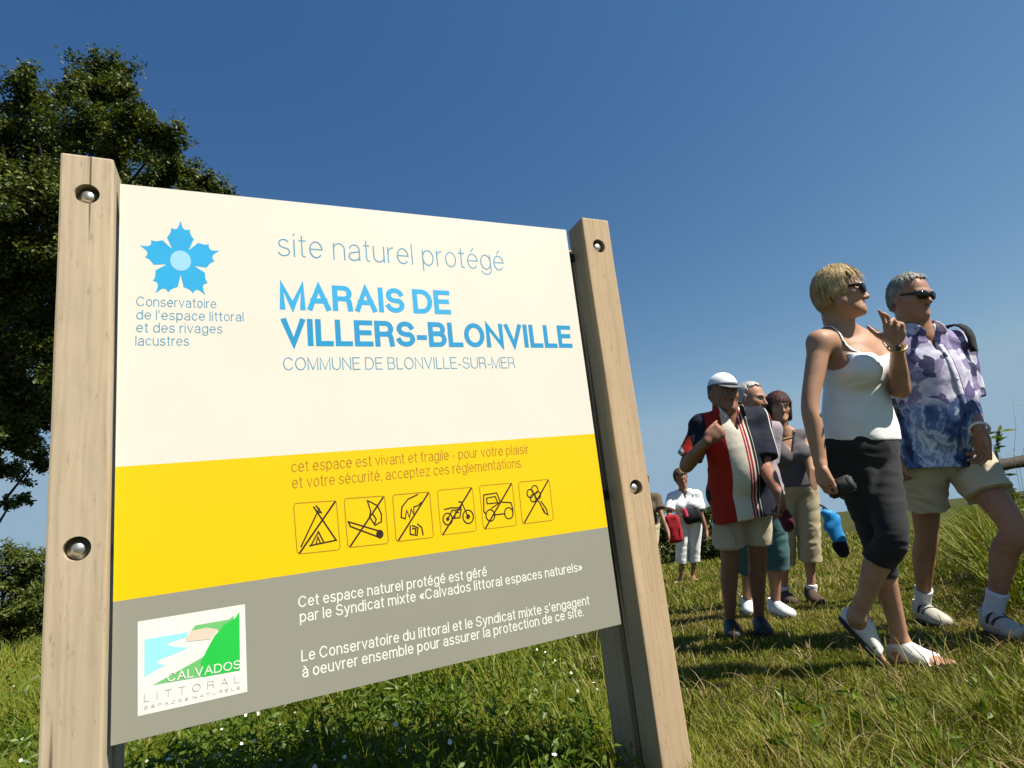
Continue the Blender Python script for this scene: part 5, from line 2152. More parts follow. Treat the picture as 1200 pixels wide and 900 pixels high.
# ---- the blonde woman in the white top ------------------------------------------------
fwd = unit((.45, -.89, 0))
gR = ground_px(1062, 778)
gL = ground_px(1030, 778) + vec(0, .10, 0)
org = 0.5 * (gR + gL)
org[2] = float(ground_z(org[0], org[1]))
W1 = Person('blonde woman in sunglasses, white vest top, black cropped leggings and white sandals, one hand raised', org, fwd, 'walkers coming along the grass path', h=.0042, box=(.48, .48, 1.80), skin=M_SKIN_F)
D1 = project(org)[2]
print('W1 depth', D1)
J = setup(W1, D1, (1008, 518), (1000, 418), (985, 388), (984, 343), .168, .082, dd=(.02, .02, .0))
J['elR'] = W1.bone(J['shR'], 949, 474, .275, near=True)
J['wrR'] = W1.bone(J['elR'], 962, 547, .235, near=True)
J['elL'] = W1.bone(J['shL'], 1055, 458, .275, near=True)
J['wrL'] = W1.bone(J['elL'], 1051, 404, .225, near=True)
hR = W1.loc(ground_px(1047, 776))
tR = W1.loc(ground_px(1118, 784))
anR = hR + unit(tR - hR) * .055 + vec(0, 0, .085)
tL = W1.loc(ground_px(1037, 781))
hL = tL + unit(W1.px(1000, 741, project(W1.wld(tL))[2] + .06) - tL) * .235
anL = hL + unit(tL - hL) * .06 + np.cross(unit(np.cross(vec(1, 0, 0), vec(0, 1, 0)) * 0 + vec(1, 0, 0)), unit(tL - hL)) * .085
anL = W1.px(1004, 722, project(W1.wld(anL))[2])
legs_ik(W1, J, anR, anL, .412, .386, W1.loc(W1.o + vec(.25, -.97, 0)), W1.loc(W1.o + vec(.05, -1, 0)))
hA = axes_from(W1.loc(W1.o + vec(.88, -.47, -.10)) - W1.loc(W1.o), roll=math.radians(4))
torso(W1.body, J, B_F)
for s in 'RL':
    arm(W1.body, J, s, B_F)
    leg(W1.body, J, s, B_F)
W1.body.limb(J['neck'] - vec(0, 0, .02), lerp(J['neck'], J['head'], .55) - hA[:, 1] * .015, .056, .050, k=.02)
W1.body.limb(lerp(J['neck'], J['head'], .4) - hA[:, 1] * .015, J['head'] - hA[:, 1] * .03, .050, .050, k=.02)
g = head(W1.body, J['head'], hA, .91)
eyeloc = W1.loc(EYE)
vdir = unit(eyeloc - J['wrL'])
scr = lambda x, y: W1.loc(W1.o + W_C @ vec(x, y, 0))         # picture-plane direction, local
hand(W1.body, J['wrL'], scr(-.17, -1), unit(scr(-.5, .1) + vdir * .8), scr(-1, .1), .93, curls=((8, 15, 10), (25, 35, 20), (55, 60, 30), (65, 65, 30)), thumb=(.62, .75, .2))
hand(W1.body, J['wrR'], unit(scr(.12, 1)), unit(scr(1, 0) + vec(0, 0, 0)), unit(scr(.2, 0) + vec(0, .8, 0)), .93, curls=((25, 45, 30),) * 4, thumb=(.85, .35, .3))
gfR = foot(W1.body, hR, tR, .235, -1)
gfL = foot(W1.body, hL, tL, .235, 1)
for s, hh in (('R', hR), ('L', hL)):
    A_ = foot_axes(hR, tR) if s == 'R' else foot_axes(hL, tL)
    W1.body.limb(hh + A_ @ vec(0, .055, .04), J['an' + s], .031, (.029, .034), k=.02)
b = W1.mesh('body', W1.body, M_SKIN_F)
# vest top
F = W1.body.twin()
torso(F, J, B_F, inf=.007, shoulders=False)
up = unit(J['chest'] - J['pel'])
F.chain([J['pel'] - up * .06, J['pel'] + up * .04, lerp(J['pel'], J['chest'], .5)], [vec(*B_F['hip']) * .94, vec(*B_F['hip']) * .94, vec(*B_F['waist'])], J['side'], .02, .007)
F.folds(.0060, 12, 9, 20, .4, hi=lerp(J['pel'], J['chest'], .62) + vec(9, 9, 0))
F.cut(J['chest'] + vec(0, 0, .015), unit(vec(0, .25, 1)))
F.ball(J['chest'] + vec(0, .14, .035), (.085, .10, .065), k=.012, op='s')
for sg in (1, -1):
    F.ball(J['chest'] + vec(sg * .178, .0, .01), (.052, .13, .085), k=.01, op='s')
F.cut(J['pel'] + up * .010, unit(-up + vec(.05, 0, 0)))
W1.mesh('vest_top', F, M_TANK)
for sg in (1, -1):
    pts, nr = [], []
    for a in np.linspace(-.70, .95, 20):                     # from the front edge over the shoulder to the back
        th = math.pi * (a + .55) / 1.55
        d = vec(0, math.cos(th), math.sin(th) * 1.1)
        c0 = J['chest'] + vec(sg * (.112 + .026 * math.sin(th)), 0, .02)
        p = W1.body.snap(c0, d, .001)
        pts.append(p)
        nr.append(d)
    link('strap', strap_mesh('strap', pts, nr, .011, .003), M_TANK, W1.root)
pants(W1, J, B_F, [(.086, .093), (.074, .080), (.056, .060), (.056, .061), (.053, .059)], 1.30, M_LEGGING, J['pel'][2] + .09, inf=.0075, name='leggings', fold=.0038, seed=2., fz=110, tight=True)
hr_, hF_ = hair_cap(W1, g, hA, .91, M_HAIR_BLOND, thick=.014, front=.046, low=-.035, back_low=-.085, fringe=.006, noise_a=.0042, seed=1.0)
strands(W1, g, hA, .91, M_HAIR_BLOND, hF_, 2600, 0.055, seed=3, parent=hr_)
features(W1, g, hA, .91, M_HAIR_BLOND)
sunglasses(W1, g, .91)
# sandals: leather over the instep, straps, cork sole
for hh, tt, gf in ((hR, tR, gfR), (hL, tL, gfL)):
    A_ = foot_axes(hh, tt)
    c = gf(0, .5, .04)
    F = Field(c - .19, c + .19, .004)
    F.chain([gf(0, .10, .036), gf(0, .30, .046), gf(0, .52, .034), gf(0, .80, .021)], [(.035, .040), (.035, .046), (.044, .032), (.048, .022)], A_[:, 0], .01, sub=3)
    F.limb(gf(0, .2, .06), gf(0, .22, .085), .038, .036, A_[:, 0], k=.015)
    F.cut(gf(0, .82, 0), A_[:, 1] + A_[:, 2] * .3)
    F.cut(gf(0, 0, .006), -A_[:, 2])
    F.limb(gf(-.05, .22, .036), gf(.05, .22, .036), vec(.022, .014), vec(.022, .014), A_[:, 1], k=.006, op='s')
    F.cut(gf(0, .2, .078), unit(A_[:, 2] - A_[:, 1] * .25))
    u_ = W1.mesh('sandal', F, M_WHITELEATHER, it=1)
    S = Field(c - .19, c + .19, .004)
    S.chain([gf(0, .08, .0), gf(0, .4, .0), gf(0, .7, .0), gf(0, .97, .0)], [(.038, .017), (.036, .017), (.050, .017), (.040, .016)], A_[:, 0], .01, sub=3)
    S.cut(gf(0, 0, .006), A_[:, 2])
    S.cut(gf(0, 0, -.010), -A_[:, 2])
    W1.mesh('sole', S, M_RUBBER, u_, it=1)
    q = [gf(.038 * math.cos(t), .25 + .14 * math.sin(t) * .4, .052 + .036 * math.sin(t)) for t in np.linspace(-.1, math.pi + .1, 12)]
    link('buckle_strap', strap_mesh('buckle_strap', q, [p - gf(0, .25, .045) for p in q], .014, .003), M_WHITELEATHER, u_)
    bq = gf(.040, .25, .058)
    link('buckle', tube_mesh('buckle', [bq + A_ @ vec(0, -.008, -.007), bq + A_ @ vec(.001, .008, -.007), bq + A_ @ vec(0, .008, .007), bq + A_ @ vec(0, -.008, .007), bq + A_ @ vec(0, -.008, -.007)], .0016, 6), M_GOLD, u_)
# bracelet watch
d = unit(J['wrL'] - J['elL'])
u1 = unit(np.cross(d, (0, 0.3, 1)))
u2 = np.cross(d, u1)
c = J['wrL'] - d * .012
link('bracelet', tube_mesh('bracelet', [c + (u1 * math.cos(t) + u2 * math.sin(t)) * .031 for t in np.linspace(0, 2 * math.pi, 25)], .0042, 8), M_GOLD, W1.root)
wc = c + unit(W1.loc(EYE) - c) * .028 + scr(.25, 0) * .02
bm = bmesh.new()
bmesh.ops.create_uvsphere(bm, u_segments=16, v_segments=8, radius=.012, matrix=Matrix.Translation(wc))
link('watch', bm_mesh('watch', bm), M_BROWNLEATHER, W1.root)
W1_hand = W1.wld(J['wrR'] + unit(scr(.12, 1)) * .085)
# a thin brown bag strap over her far shoulder
pts, nr = [], []
for th in np.linspace(.15, math.pi - .3, 14):
    dd_ = vec(0, math.cos(th), math.sin(th) * 1.1)
    p = W1.body.snap(J['chest'] + vec(-.125 - .01 * math.sin(th), 0, .0), dd_, .002)
    pts.append(W1.wld(p + dd_ * .004))
    nr.append(W1.wld(dd_) - W1.o)
strap1 = link('bag_strap', strap_mesh('bag_strap', pts, nr, .022, .004), M_BROWNLEATHER)
tag(strap1, "brown strap over the blonde woman's shoulder", 'strap')


# ---- the tall man in the floral shirt -------------------------------------------------
fwd = unit((.14, -.99, 0))
gR = ground_px(1096, 735)
gL = ground_px(1172, 750)
org = 0.5 * (gR + gL)
org[2] = float(ground_z(org[0], org[1]))
M1 = Person('tall grey-haired man in dark glasses, purple and blue floral shirt, cream shorts and white socks', org, fwd, 'walkers coming along the grass path', h=.0048, box=(.50, .50, 1.95), skin=M_SKIN_M)
D2 = project(org)[2]
print('M1 depth', D2)
J = setup(M1, D2 + .09, (1100, 525), (1086, 430), (1076, 390), (1067, 348), .200, .092)
J['elL'] = M1.bone(J['shL'], 1133, 476, .31, near=True)
J['wrL'] = M1.bone(J['elL'], 1149, 506, .255, near=True)
J['elR'] = M1.bone(J['shR'], 1030, 474, .31, near=False)
J['wrR'] = M1.bone(J['elR'], 1046, 530, .255, near=True)
hR, tR = M1.loc(ground_px(1079, 729)), M1.loc(ground_px(1127, 741))
hL, tL = M1.loc(ground_px(1160, 744)), M1.loc(ground_px(1214, 757))
tR = hR + unit(tR - hR) * .285
tL = hL + unit(tL - hL) * .285
anR = hR + unit(tR - hR) * .07 + vec(0, 0, .095)
anL = hL + unit(tL - hL) * .07 + vec(0, 0, .095)
legs_ik(M1, J, anR, anL, .45, .42)
B = dict(B_M, belly=.05)
hA = axes_from(M1.loc(M1.o + vec(.30, -.95, -.22)) - M1.loc(M1.o), roll=math.radians(4))
torso(M1.body, J, B)
for s in 'RL':
    arm(M1.body, J, s, B)
    leg(M1.body, J, s, B)
M1.body.limb(J['neck'] - vec(0, 0, .02), lerp(J['neck'], J['head'], .55) - hA[:, 1] * .012, .066, .062, k=.02)
M1.body.limb(lerp(J['neck'], J['head'], .4) - hA[:, 1] * .012, J['head'] - hA[:, 1] * .03, .062, .060, k=.02)
g = head(M1.body, J['head'], hA, .95, True)
scr = lambda x, y: M1.loc(M1.o + W_C @ vec(x, y, 0))
hand(M1.body, J['wrL'], unit(scr(.10, 1)), unit(scr(-1, 0.1)), unit(vec(0, 1, .0) + scr(-.4, .2)), 1.04, curls=((20, 30, 20), (28, 38, 25), (32, 40, 25), (36, 42, 25)), thumb=(.85, .45, .2))
hand(M1.body, J['wrR'], unit(scr(.1, 1)), unit(scr(1, 0)), vec(0, 1, 0), 1.04, curls=((25, 35, 25),) * 4)
for s, hh, tt in (('R', hR, tR), ('L', hL, tL)):
    M1.body.limb(hh + unit(tt - hh) * .07 + vec(0, 0, .05), J['an' + s], .030, .033, k=.02)
M1.mesh('body', M1.body, M_SKIN_M)
hz = J['pel'][2] - .10
shirt(M1, J, B, M_ALOHA, hz, inf=.017, sleeve=.86, sl_r=(.064, .078), fold=.005, seed=1.3, hem_tilt=.10)
# placket and buttons down the front
pts, nr = [], []
for z in np.linspace(hz + .012, J['neck'][2] - .085, 40):
    t = (z - J['pel'][2]) / (J['chest'][2] - J['pel'][2])
    c0 = lerp(J['pel'], J['chest'], min(t, 1.0))
    c0[2] = z
    pts.append(M1.shirt_field.snap(c0, (0, 1, 0), .0005))
    nr.append(vec(0, 1, 0))
for _ in range(3):
    pts = [pts[0]] + [(pts[i - 1] + pts[i] * 2 + pts[i + 1]) / 4 for i in range(1, len(pts) - 1)] + [pts[-1]]
link('placket', strap_mesh('placket', [p + vec(.004, -.001, 0) for p in pts], nr, .030, .0035), M_ALOHA, M1.root)
link('placket_seam', tube_mesh('placket_seam', [p + vec(-.012, .0015, 0) for p in pts], .0022, 5), M_NAVY, M1.root)
for q in range(3, 38, 8):
    bm = bmesh.new()
    bmesh.ops.create_cone(bm, cap_ends=True, segments=14, radius1=.0055, radius2=.0050, depth=.003, matrix=Matrix.Translation(pts[q] + vec(.004, .004, 0)) @ Matrix.Rotation(math.pi / 2, 4, 'X'))
    link('button', bm_mesh('button', bm), M_WHITELEATHER, M1.root)
pants(M1, J, B, [(.096, .106), (.094, .104), (.098, .106)], .62, M_BEIGE, J['pel'][2] + .03, inf=.010, name='shorts', fold=.009, shell=.010, seed=3.)
hr_, hF_ = hair_cap(M1, g, hA, .95, M_HAIR_GREY, thick=.009, front=.030, low=-.028, back_low=-.075, fringe=-.018, noise_a=.0022, seed=4.0)
strands(M1, g, hA, .95, M_HAIR_GREY, hF_, 2200, 0.035, seed=3, parent=hr_)
features(M1, g, hA, .95, M_HAIR_GREY)
sunglasses(M1, g, .95)
for s, hh, tt in (('R', hR, tR), ('L', hL, tL)):
    shoe(M1, hh, tt, .285, (mat_plain('grey_beige_leather', (.46, .43, .35), .6) if s == 'R' else bpy.data.materials['grey_beige_leather'], M_RUBBER), 'strap', 1.0)
    sock(M1, J['an' + s], J['kn' + s], hh + unit(tt - hh) * .06 + vec(0, 0, .05), .035, .115, M_SOCK2)
d = unit(J['wrL'] - J['elL'])
u1 = unit(np.cross(d, (0, 0.3, 1)))
u2 = np.cross(d, u1)
c = J['wrL'] - d * .02
link('watch', tube_mesh('watch', [c + (u1 * math.cos(t) + u2 * math.sin(t)) * .036 for t in np.linspace(0, 2 * math.pi, 25)], .007, 8), M_WHITELEATHER, M1.root)
# rucksack on his back, strap over the left shoulder
bp = empty('rucksack', mat=M1.root.matrix_world.copy())
tag(bp, "black rucksack on the back of the man in the floral shirt", 'rucksack')
F = M1.body.twin()
cb = lerp(J['pel'], J['chest'], .62) - vec(0.02, .30, 0)
F.limb(cb - vec(0, -.02, .13), cb + vec(0, .02, .14), (.145, .085), (.12, .07), (1, 0, 0), k=.01)
F.limb(cb - vec(0, .06, .10), cb - vec(0, .06, .0), (.10, .06), (.09, .05), (1, 0, 0), k=.02)
F.folds(.005, 14, 12, 30, 2.)
link('bag_body', F.mesh('bag_body'), M_BLACK, bp)
for sg in (-1,):
    pts, nr = [], []
    c0 = J['chest'] + vec(sg * .165, 0, -.01)
    for th in np.linspace(.35, math.pi + .2, 18):
        dd_ = vec(0, math.cos(th), math.sin(th) * 1.15)
        p = M1.body.snap(c0, dd_, .034)
        pts.append(p)
        nr.append(dd_)
    link('strap', strap_mesh('strap', pts, nr, .042, .007), M_BLACK, bp)
# small camera pouch at his left hip
pc = M1.px(1133, 513, project(M1.wld(J['hipL']))[2] - .02)
pch = empty('camera_pouch', mat=M1.root.matrix_world.copy())
tag(pch, "small black camera pouch hanging at the floral-shirted man's hip", 'bag')
F = Field(pc - .16, pc + .16, .005)
F.limb(pc + vec(0, 0, .05), pc - vec(0, 0, .045), (.05, .034), (.054, .036), (0, 1, 0), k=.01)
F.limb(pc + vec(0, 0, .052), pc + vec(0, 0, .060), (.053, .038), (.050, .034), (0, 1, 0), k=.004)
link('pouch', F.mesh('pouch'), M_BLACK, pch)
link('cord', tube_mesh('cord', [pc + vec(0, .03, .05), pc + vec(.02, .02, .12), pc + vec(.05, -.02, .2)], .004, 6), M_BLACK, pch)


# ---- the man with the white cap and striped polo ---------------------------------------
fwd = unit((.02, -1.0, 0))
gR = ground_px(859, 751)
gL = ground_px(893, 748)
org = 0.5 * (gR + gL)
org[2] = float(ground_z(org[0], org[1]))
M2 = Person('stocky man in white cap, red, cream and navy striped polo shirt and beige cargo shorts', org, fwd, 'walkers coming along the grass path', h=.0058, box=(.50, .66, 1.80), skin=M_SKIN_D)
D3 = project(org)[2]
print('M2 depth', D3)
J = setup(M2, D3, (867, 571), (859, 512), (853, 484), (848, 460), .156, .074)
J['elR'] = M2.px(804, 546, D3 - .04)
J['wrR'] = M2.px(829, 516, D3 - .27)
print('M2 arm', np.linalg.norm(J['elR'] - J['shR']), np.linalg.norm(J['wrR'] - J['elR']))
J['elL'] = M2.bone(J['shL'], 897, 547, .275, near=True)
J['wrL'] = M2.bone(J['elL'], 912, 578, .235, near=True)
hR, tR = M2.loc(ground_px(857, 744)), M2.loc(ground_px(866, 757))
hL, tL = M2.loc(ground_px(891, 741)), M2.loc(ground_px(903, 754))
tR = hR + unit(tR - hR) * .27
tL = hL + unit(tL - hL) * .27
anR = hR + unit(tR - hR) * .07 + vec(0, 0, .09)
anL = hL + unit(tL - hL) * .07 + vec(0, 0, .09)
legs_ik(M2, J, anR, anL, .385, .36)
B = dict(B_M, belly=.05, hip=(.138, .108), waist=(.134, .112), rib=(.138, .114), chest=(.142, .106))
hA = axes_from(M2.loc(M2.o + vec(.20, -.98, -.14)) - M2.loc(M2.o), roll=math.radians(5))
torso(M2.body, J, B)
for s in 'RL':
    arm(M2.body, J, s, B)
    leg(M2.body, J, s, B)
M2.body.limb(J['neck'] - vec(0, 0, .03), J['head'] - hA[:, 1] * .025 - vec(0, 0, .02), .066, .062, k=.02)
g = head(M2.body, J['head'], hA, .90, True)
scr = lambda x, y: M2.loc(M2.o + W_C @ vec(x, y, 0))
hand(M2.body, J['wrR'], unit(scr(.6, -.5) + vec(0, .1, 0)), unit(vec(-.3, -1, 0)), unit(scr(.2, -1)), 1.0, curls=((70, 80, 50),) * 4, thumb=(.8, .3, .5))
hand(M2.body, J['wrL'], unit(scr(.25, 1)), unit(scr(-1, 0)), vec(0, 1, 0), 1.0, curls=((45, 55, 30),) * 4, thumb=(.7, .4, .6))
M2.mesh('body', M2.body, M_SKIN_D)
eyes(M2, g, hA, .90)
features(M2, g, hA, .90, M_HAIR_BROWN)
hz = J['pel'][2] - .175
shirt(M2, J, B, M_POLO, hz, inf=.016, sleeve=.80, sl_r=(.058, .069), fold=.005, seed=5.1, hem_tilt=-.1)
pants(M2, J, B, [(.088, .100), (.086, .096), (.088, .096)], .78, M_BEIGE, J['pel'][2] - .06, inf=.010, name='shorts', fold=.005, shell=.010, seed=1.)
hair_cap(M2, g, hA, .90, M_HAIR_BROWN, thick=.006, front=.02, low=-.02, back_low=-.065, fringe=-.02, noise_a=.002, seed=2.0)
for s, hh, tt in (('R', hR, tR), ('L', hL, tL)):
    M2_sh = shoe(M2, hh, tt, .27, (mat_plain('dark_shoe_leather', (.02, .017, .015), .6) if s == 'R' else bpy.data.materials['dark_shoe_leather'], M_RUBBER), 'low')
# cargo pocket on the right leg, with its tie
hp = lerp(J['hipR'], J['knR'], .62) + vec(.062, .085, 0)
F = Field(hp - .12, hp + .12, .005)
F.limb(hp + vec(0, 0, .05), hp - vec(0, 0, .055), (.055, .026), (.058, .026), (1, -.6, 0), k=.008)
F.limb(hp + vec(-.03, .022, .052), hp + vec(.035, -.01, .052), (.012, .022), (.012, .022), (0, 0, 1), k=.004)
M2.mesh('pocket', F, M_BEIGE)
cap_m = mat_cloth('white_cap_cotton', (.76, .77, .80))
cap_g = mat_cloth('grey_cap_brim', (.13, .14, .16))
c = g(0, 0, .03)
F = Field(c - .2, c + .2, .004)
F.ball(g(0, -.012, .036), vec(.086, .104, .092) * .90, hA, k=.01)
F.cut(g(0, 0, .038), -unit(hA[:, 2] + hA[:, 1] * -.12))
F.shell(.008)
cp = M2.mesh('cap', F, cap_m, it=1)
F = Field(c - .25, c + .25, .004)
F.limb(g(0, .06, .042), g(0, .150, .022), vec(.068, .0055), vec(.050, .0055), hA[:, 0], k=.006)
F.ball(g(0, -.012, .040), vec(.082, .100, .086) * .90, hA, k=.004, op='s')
M2.mesh('brim', F, cap_g, cp, it=1)
F = Field(c - .2, c + .2, .004)
F.ball(g(0, -.012, .036), vec(.0885, .1065, .094) * .90, hA, k=.01)
F.cut(g(0, 0, .036), -unit(hA[:, 2] - hA[:, 1] * .12))
F.cut(g(0, 0, .052), unit(hA[:, 2] - hA[:, 1] * .12))
F.shell(.006)
M2.mesh('cap_band', F, cap_g, cp, it=1)
# dark wallet-like pouch in his left hand
hw = J['wrL'] + unit(scr(.25, 1)) * .10
pc = hw + vec(0, .01, -.01)
F = Field(pc - .12, pc + .12, .005)
F.limb(pc + vec(0, -.03, .03), pc + vec(0, .03, -.05), (.022, .045), (.026, .048), (1, 0, 0), k=.01)
F.folds(.004, 40, 40, 60, 1.)
o = link('pouch', F.mesh('pouch'), M_MAROON)
o.matrix_world = M2.root.matrix_world
tag(o, "small dark maroon pouch in the hand of the man in the white cap", 'pouch')


# ---- the auburn-haired woman in the grey top -------------------------------------------
fwd = unit((-.06, -1.0, 0))
gL = ground_px(950, 706)
gR = gL + vec(-.17, .12, 0)
org = 0.5 * (gR + gL)
org[2] = float(ground_z(org[0], org[1]))
W2 = Person('woman with auburn bob, necklace, grey sleeveless top and khaki cropped trousers', org, fwd, 'walkers coming along the grass path', h=.0066, box=(.45, .42, 1.80), skin=M_SKIN_F)
D4 = project(org)[2]
print('W2 depth', D4)
J = setup(W2, D4, (930, 567), (922, 526), (917, 505), (912, 478), .165, .085)
J['elL'] = W2.bone(J['shL'], 949, 545, .265, near=True)
J['wrL'] = W2.bone(J['elL'], 957, 578, .23, near=True)
J['elR'] = W2.bone(J['shR'], 893, 553, .265, near=True)
J['wrR'] = W2.bone(J['elR'], 898, 586, .23, near=True)
hL = W2.loc(gL)
tL = hL + unit(vec(.1, 1, -.0)) * .25
hR = W2.loc(gR)
tR = hR + unit(vec(.0, 1, 0)) * .25
hR[2] = ground_z(*W2.wld(hR)[:2]) - W2.o[2]
tR[2] = ground_z(*W2.wld(tR)[:2]) - W2.o[2]
tL[2] = ground_z(*W2.wld(tL)[:2]) - W2.o[2]
anR, anL = hR + vec(0, .06, .09), hL + vec(0, .06, .09)
legs_ik(W2, J, anR, anL, .41, .38)
hA = axes_from(W2.loc(W2.o + vec(-.02, -1.0, -.06)) - W2.loc(W2.o), roll=math.radians(6))
torso(W2.body, J, B_F)
for s in 'RL':
    arm(W2.body, J, s, B_F)
    leg(W2.body, J, s, B_F)
W2.body.limb(J['neck'] - vec(0, 0, .03), J['head'] - hA[:, 1] * .025 - vec(0, 0, .02), .054, .050, k=.02)
g = head(W2.body, J['head'], hA, 1.0)
for s, sg in (('L', -1), ('R', 1)):
    hand(W2.body, J['wr' + s], vec(0, .15, -1), vec(sg * -1, 0, 0), vec(0, 1, 0), .93, curls=((45, 60, 35),) * 4, thumb=(.75, .4, .5))
W2.mesh('body', W2.body, M_SKIN_F)
eyes(W2, g, hA)
features(W2, g, hA, 1.0, M_HAIR_AUBURN)
F = W2.body.twin()
torso(F, J, B_F, inf=.010, shoulders=True)
F.chain([J['pel'] - vec(0, 0, .06), J['pel'] + vec(0, 0, .03), lerp(J['pel'], J['chest'], .5)], [vec(*B_F['hip']) * 1.0, vec(*B_F['hip']) * 1.0, vec(*B_F['waist']) * 1.02], J['side'], .02, .012)
F.folds(.006, 10, 10, 60, 2.2)
F.cut(J['neck'] + vec(0, 0, .0), (0, 0, 1))
F.limb(J['neck'] + vec(0, .07, .03), J['neck'] + vec(0, .15, -.15), (.095, .10), (.008, .10), J['side'], k=.004, op='s')
for sg in (1, -1):
    F.ball(J['chest'] + vec(sg * .205, .0, .03), (.075, .16, .11), k=.008, op='s')
F.cut(J['pel'] + vec(0, 0, -.02), (0, 0, -1))
W2.mesh('top', F, M_GREYTOP)
pants(W2, J, B_F, [(.098, .104), (.092, .098), (.080, .086), (.082, .086), (.084, .088)], 1.42, M_KHAKI, J['pel'][2] + .03, inf=.014, fold=.006, shell=.010, seed=7.)
hr_, hF_ = hair_cap(W2, g, hA, 1.0, M_HAIR_AUBURN, thick=.020, front=.040, low=-.10, back_low=-.10, fringe=.030, noise_a=.003, seed=6.0, side_len=-.085)
strands(W2, g, hA, 1.0, M_HAIR_AUBURN, hF_, 1500, 0.06, seed=3, parent=hr_)
q = [J['neck'] + vec(.075 * math.sin(t), .045 + .055 * math.cos(t) + .02, .01 - .075 * (1 + math.cos(t)) * .5) for t in np.linspace(-2.4, 2.4, 20)]
q = [W2.body.snap(p - vec(0, .10, 0), (0, 1, 0), .002) if abs(t) < 1.6 else p for p, t in zip(q, np.linspace(-2.4, 2.4, 20))]
link('necklace', tube_mesh('necklace', q, .0035, 6), M_GOLD, W2.root)
m_bs = mat_plain('brown_shoe_suede', (.075, .045, .028), .9)
for s, hh, tt in (('R', hR, tR), ('L', hL, tL)):
    shoe(W2, hh, tt, .25, (m_bs, M_RUBBER), 'sneaker')
    sock(W2, J['an' + s], J['kn' + s], hh + unit(tt - hh) * .06 + vec(0, 0, .05), .036, .06)
# bright blue bag hanging from her left hand
hw = W2.wld(J['wrL'] + vec(0, .02, -.10))
bag = empty('cloth_bag', loc=hw)
tag(bag, "crumpled bright blue bag with a dark base hanging from a hand beside the khaki trousers", 'bag')
c = vec(.045, -.02, -.15)
F = Field(c - .3, c + .3, .006)
F.limb(c + vec(-.03, 0, .10), c + vec(.01, 0, .02), (.022, .018), (.062, .024), (1, 0, 0), k=.01)
F.limb(c + vec(.01, 0, .02), c + vec(.03, 0, -.12), (.062, .024), (.045, .026), (1, 0, 0), k=.02)
F.folds(.013, 45, 40, 40, 3.)
link('bag_body', F.mesh('bag_body'), M_BLUECLOTH, bag)
F = Field(c - .3, c + .3, .006)
F.limb(c + vec(.025, 0, -.13), c + vec(.04, 0, -.20), (.048, .03), (.040, .026), (1, 0, 0), k=.01)
F.folds(.008, 50, 40, 40, 1.)
link('bag_base', F.mesh('bag_base'), M_BLACK, bag)
link('handle', tube_mesh('handle', [c + vec(-.05, 0, .09), vec(.02, 0, -.005), vec(.0, 0, .012), vec(.03, .01, -.005), c + vec(.01, 0, .10)], .007, 6), M_BLACK, bag)


# ---- the white-haired man between the two ------------------------------------------------
fwd = unit((.30, -.954, 0))
gL = ground_px(916, 723)
gR = ground_px(882, 724)
org = 0.5 * (gR + gL)
org[2] = float(ground_z(org[0], org[1]))
M3 = Person('white-haired man looking aside, half hidden, in lilac-grey shirt, teal cropped trousers and white trainers', org, fwd, 'walkers coming along the grass path', h=.0066, box=(.5, .45, 1.80), skin=M_SKIN_M)
D5 = project(org)[2]
print('M3 depth', D5)
J = setup(M3, D5, (886, 573), (875, 519), (878, 495), (881, 468), .185, .088)
J['elL'] = M3.bone(J['shL'], 895, 560, .28, near=False)
J['wrL'] = M3.bone(J['elL'], 893, 592, .24, near=True)
J['elR'] = M3.bone(J['shR'], 860, 560, .28, near=False)
J['wrR'] = M3.bone(J['elR'], 872, 595, .24, near=True)
hL, tL = M3.loc(ground_px(906, 722)), M3.loc(ground_px(938, 727))
hR, tR = M3.loc(ground_px(877, 718)), M3.loc(ground_px(888, 730))
tL = hL + unit(tL - hL) * .27
tR = hR + unit(tR - hR) * .27
anR = hR + unit(tR - hR) * .07 + vec(0, 0, .09)
anL = hL + unit(tL - hL) * .07 + vec(0, 0, .09)
legs_ik(M3, J, anR, anL, .41, .39)
hA = axes_from(M3.loc(M3.o + vec(.62, -.78, -.14)) - M3.loc(M3.o), roll=math.radians(4))
torso(M3.body, J, B_M)
for s in 'RL':
    arm(M3.body, J, s, B_M)
    leg(M3.body, J, s, B_M)
M3.body.limb(J['neck'] - vec(0, 0, .03), J['head'] - hA[:, 1] * .025 - vec(0, 0, .02), .064, .060, k=.02)
g = head(M3.body, J['head'], hA, 1.0, True)
for s, sg in (('L', -1), ('R', 1)):
    hand(M3.body, J['wr' + s], vec(0, .15, -1), vec(sg * -1, 0, 0), vec(0, 1, 0), 1.0, curls=((25, 40, 25),) * 4)
M3.mesh('body', M3.body, M_SKIN_M)
eyes(M3, g, hA)
features(M3, g, hA, 1.0, M_HAIR_GREY)
shirt(M3, J, B_M, M_LILACGREY, J['pel'][2] - .06, inf=.014, sleeve=.8, fold=.004, seed=8.)
pants(M3, J, B_M, [(.105, .11), (.098, .10), (.088, .092), (.088, .092), (.090, .094)], 1.36, M_TEAL_J, J['pel'][2] + .06, inf=.014, fold=.004, shell=.010, seed=4.)
hr_, hF_ = hair_cap(M3, g, hA, 1.0, M_HAIR_WHITE, thick=.009, front=.025, low=-.03, back_low=-.07, fringe=-.022, noise_a=.0025, seed=3.0)
strands(M3, g, hA, 1.0, M_HAIR_WHITE, hF_, 1200, 0.035, seed=3, parent=hr_)
m_tr = mat_plain('white_trainer', (.70, .70, .67), .6)
for s, hh, tt in (('R', hR, tR), ('L', hL, tL)):
    shoe(M3, hh, tt, .275, (m_tr, mat_plain('grey_trainer_sole', (.20, .20, .20), .8), ), 'sneaker')


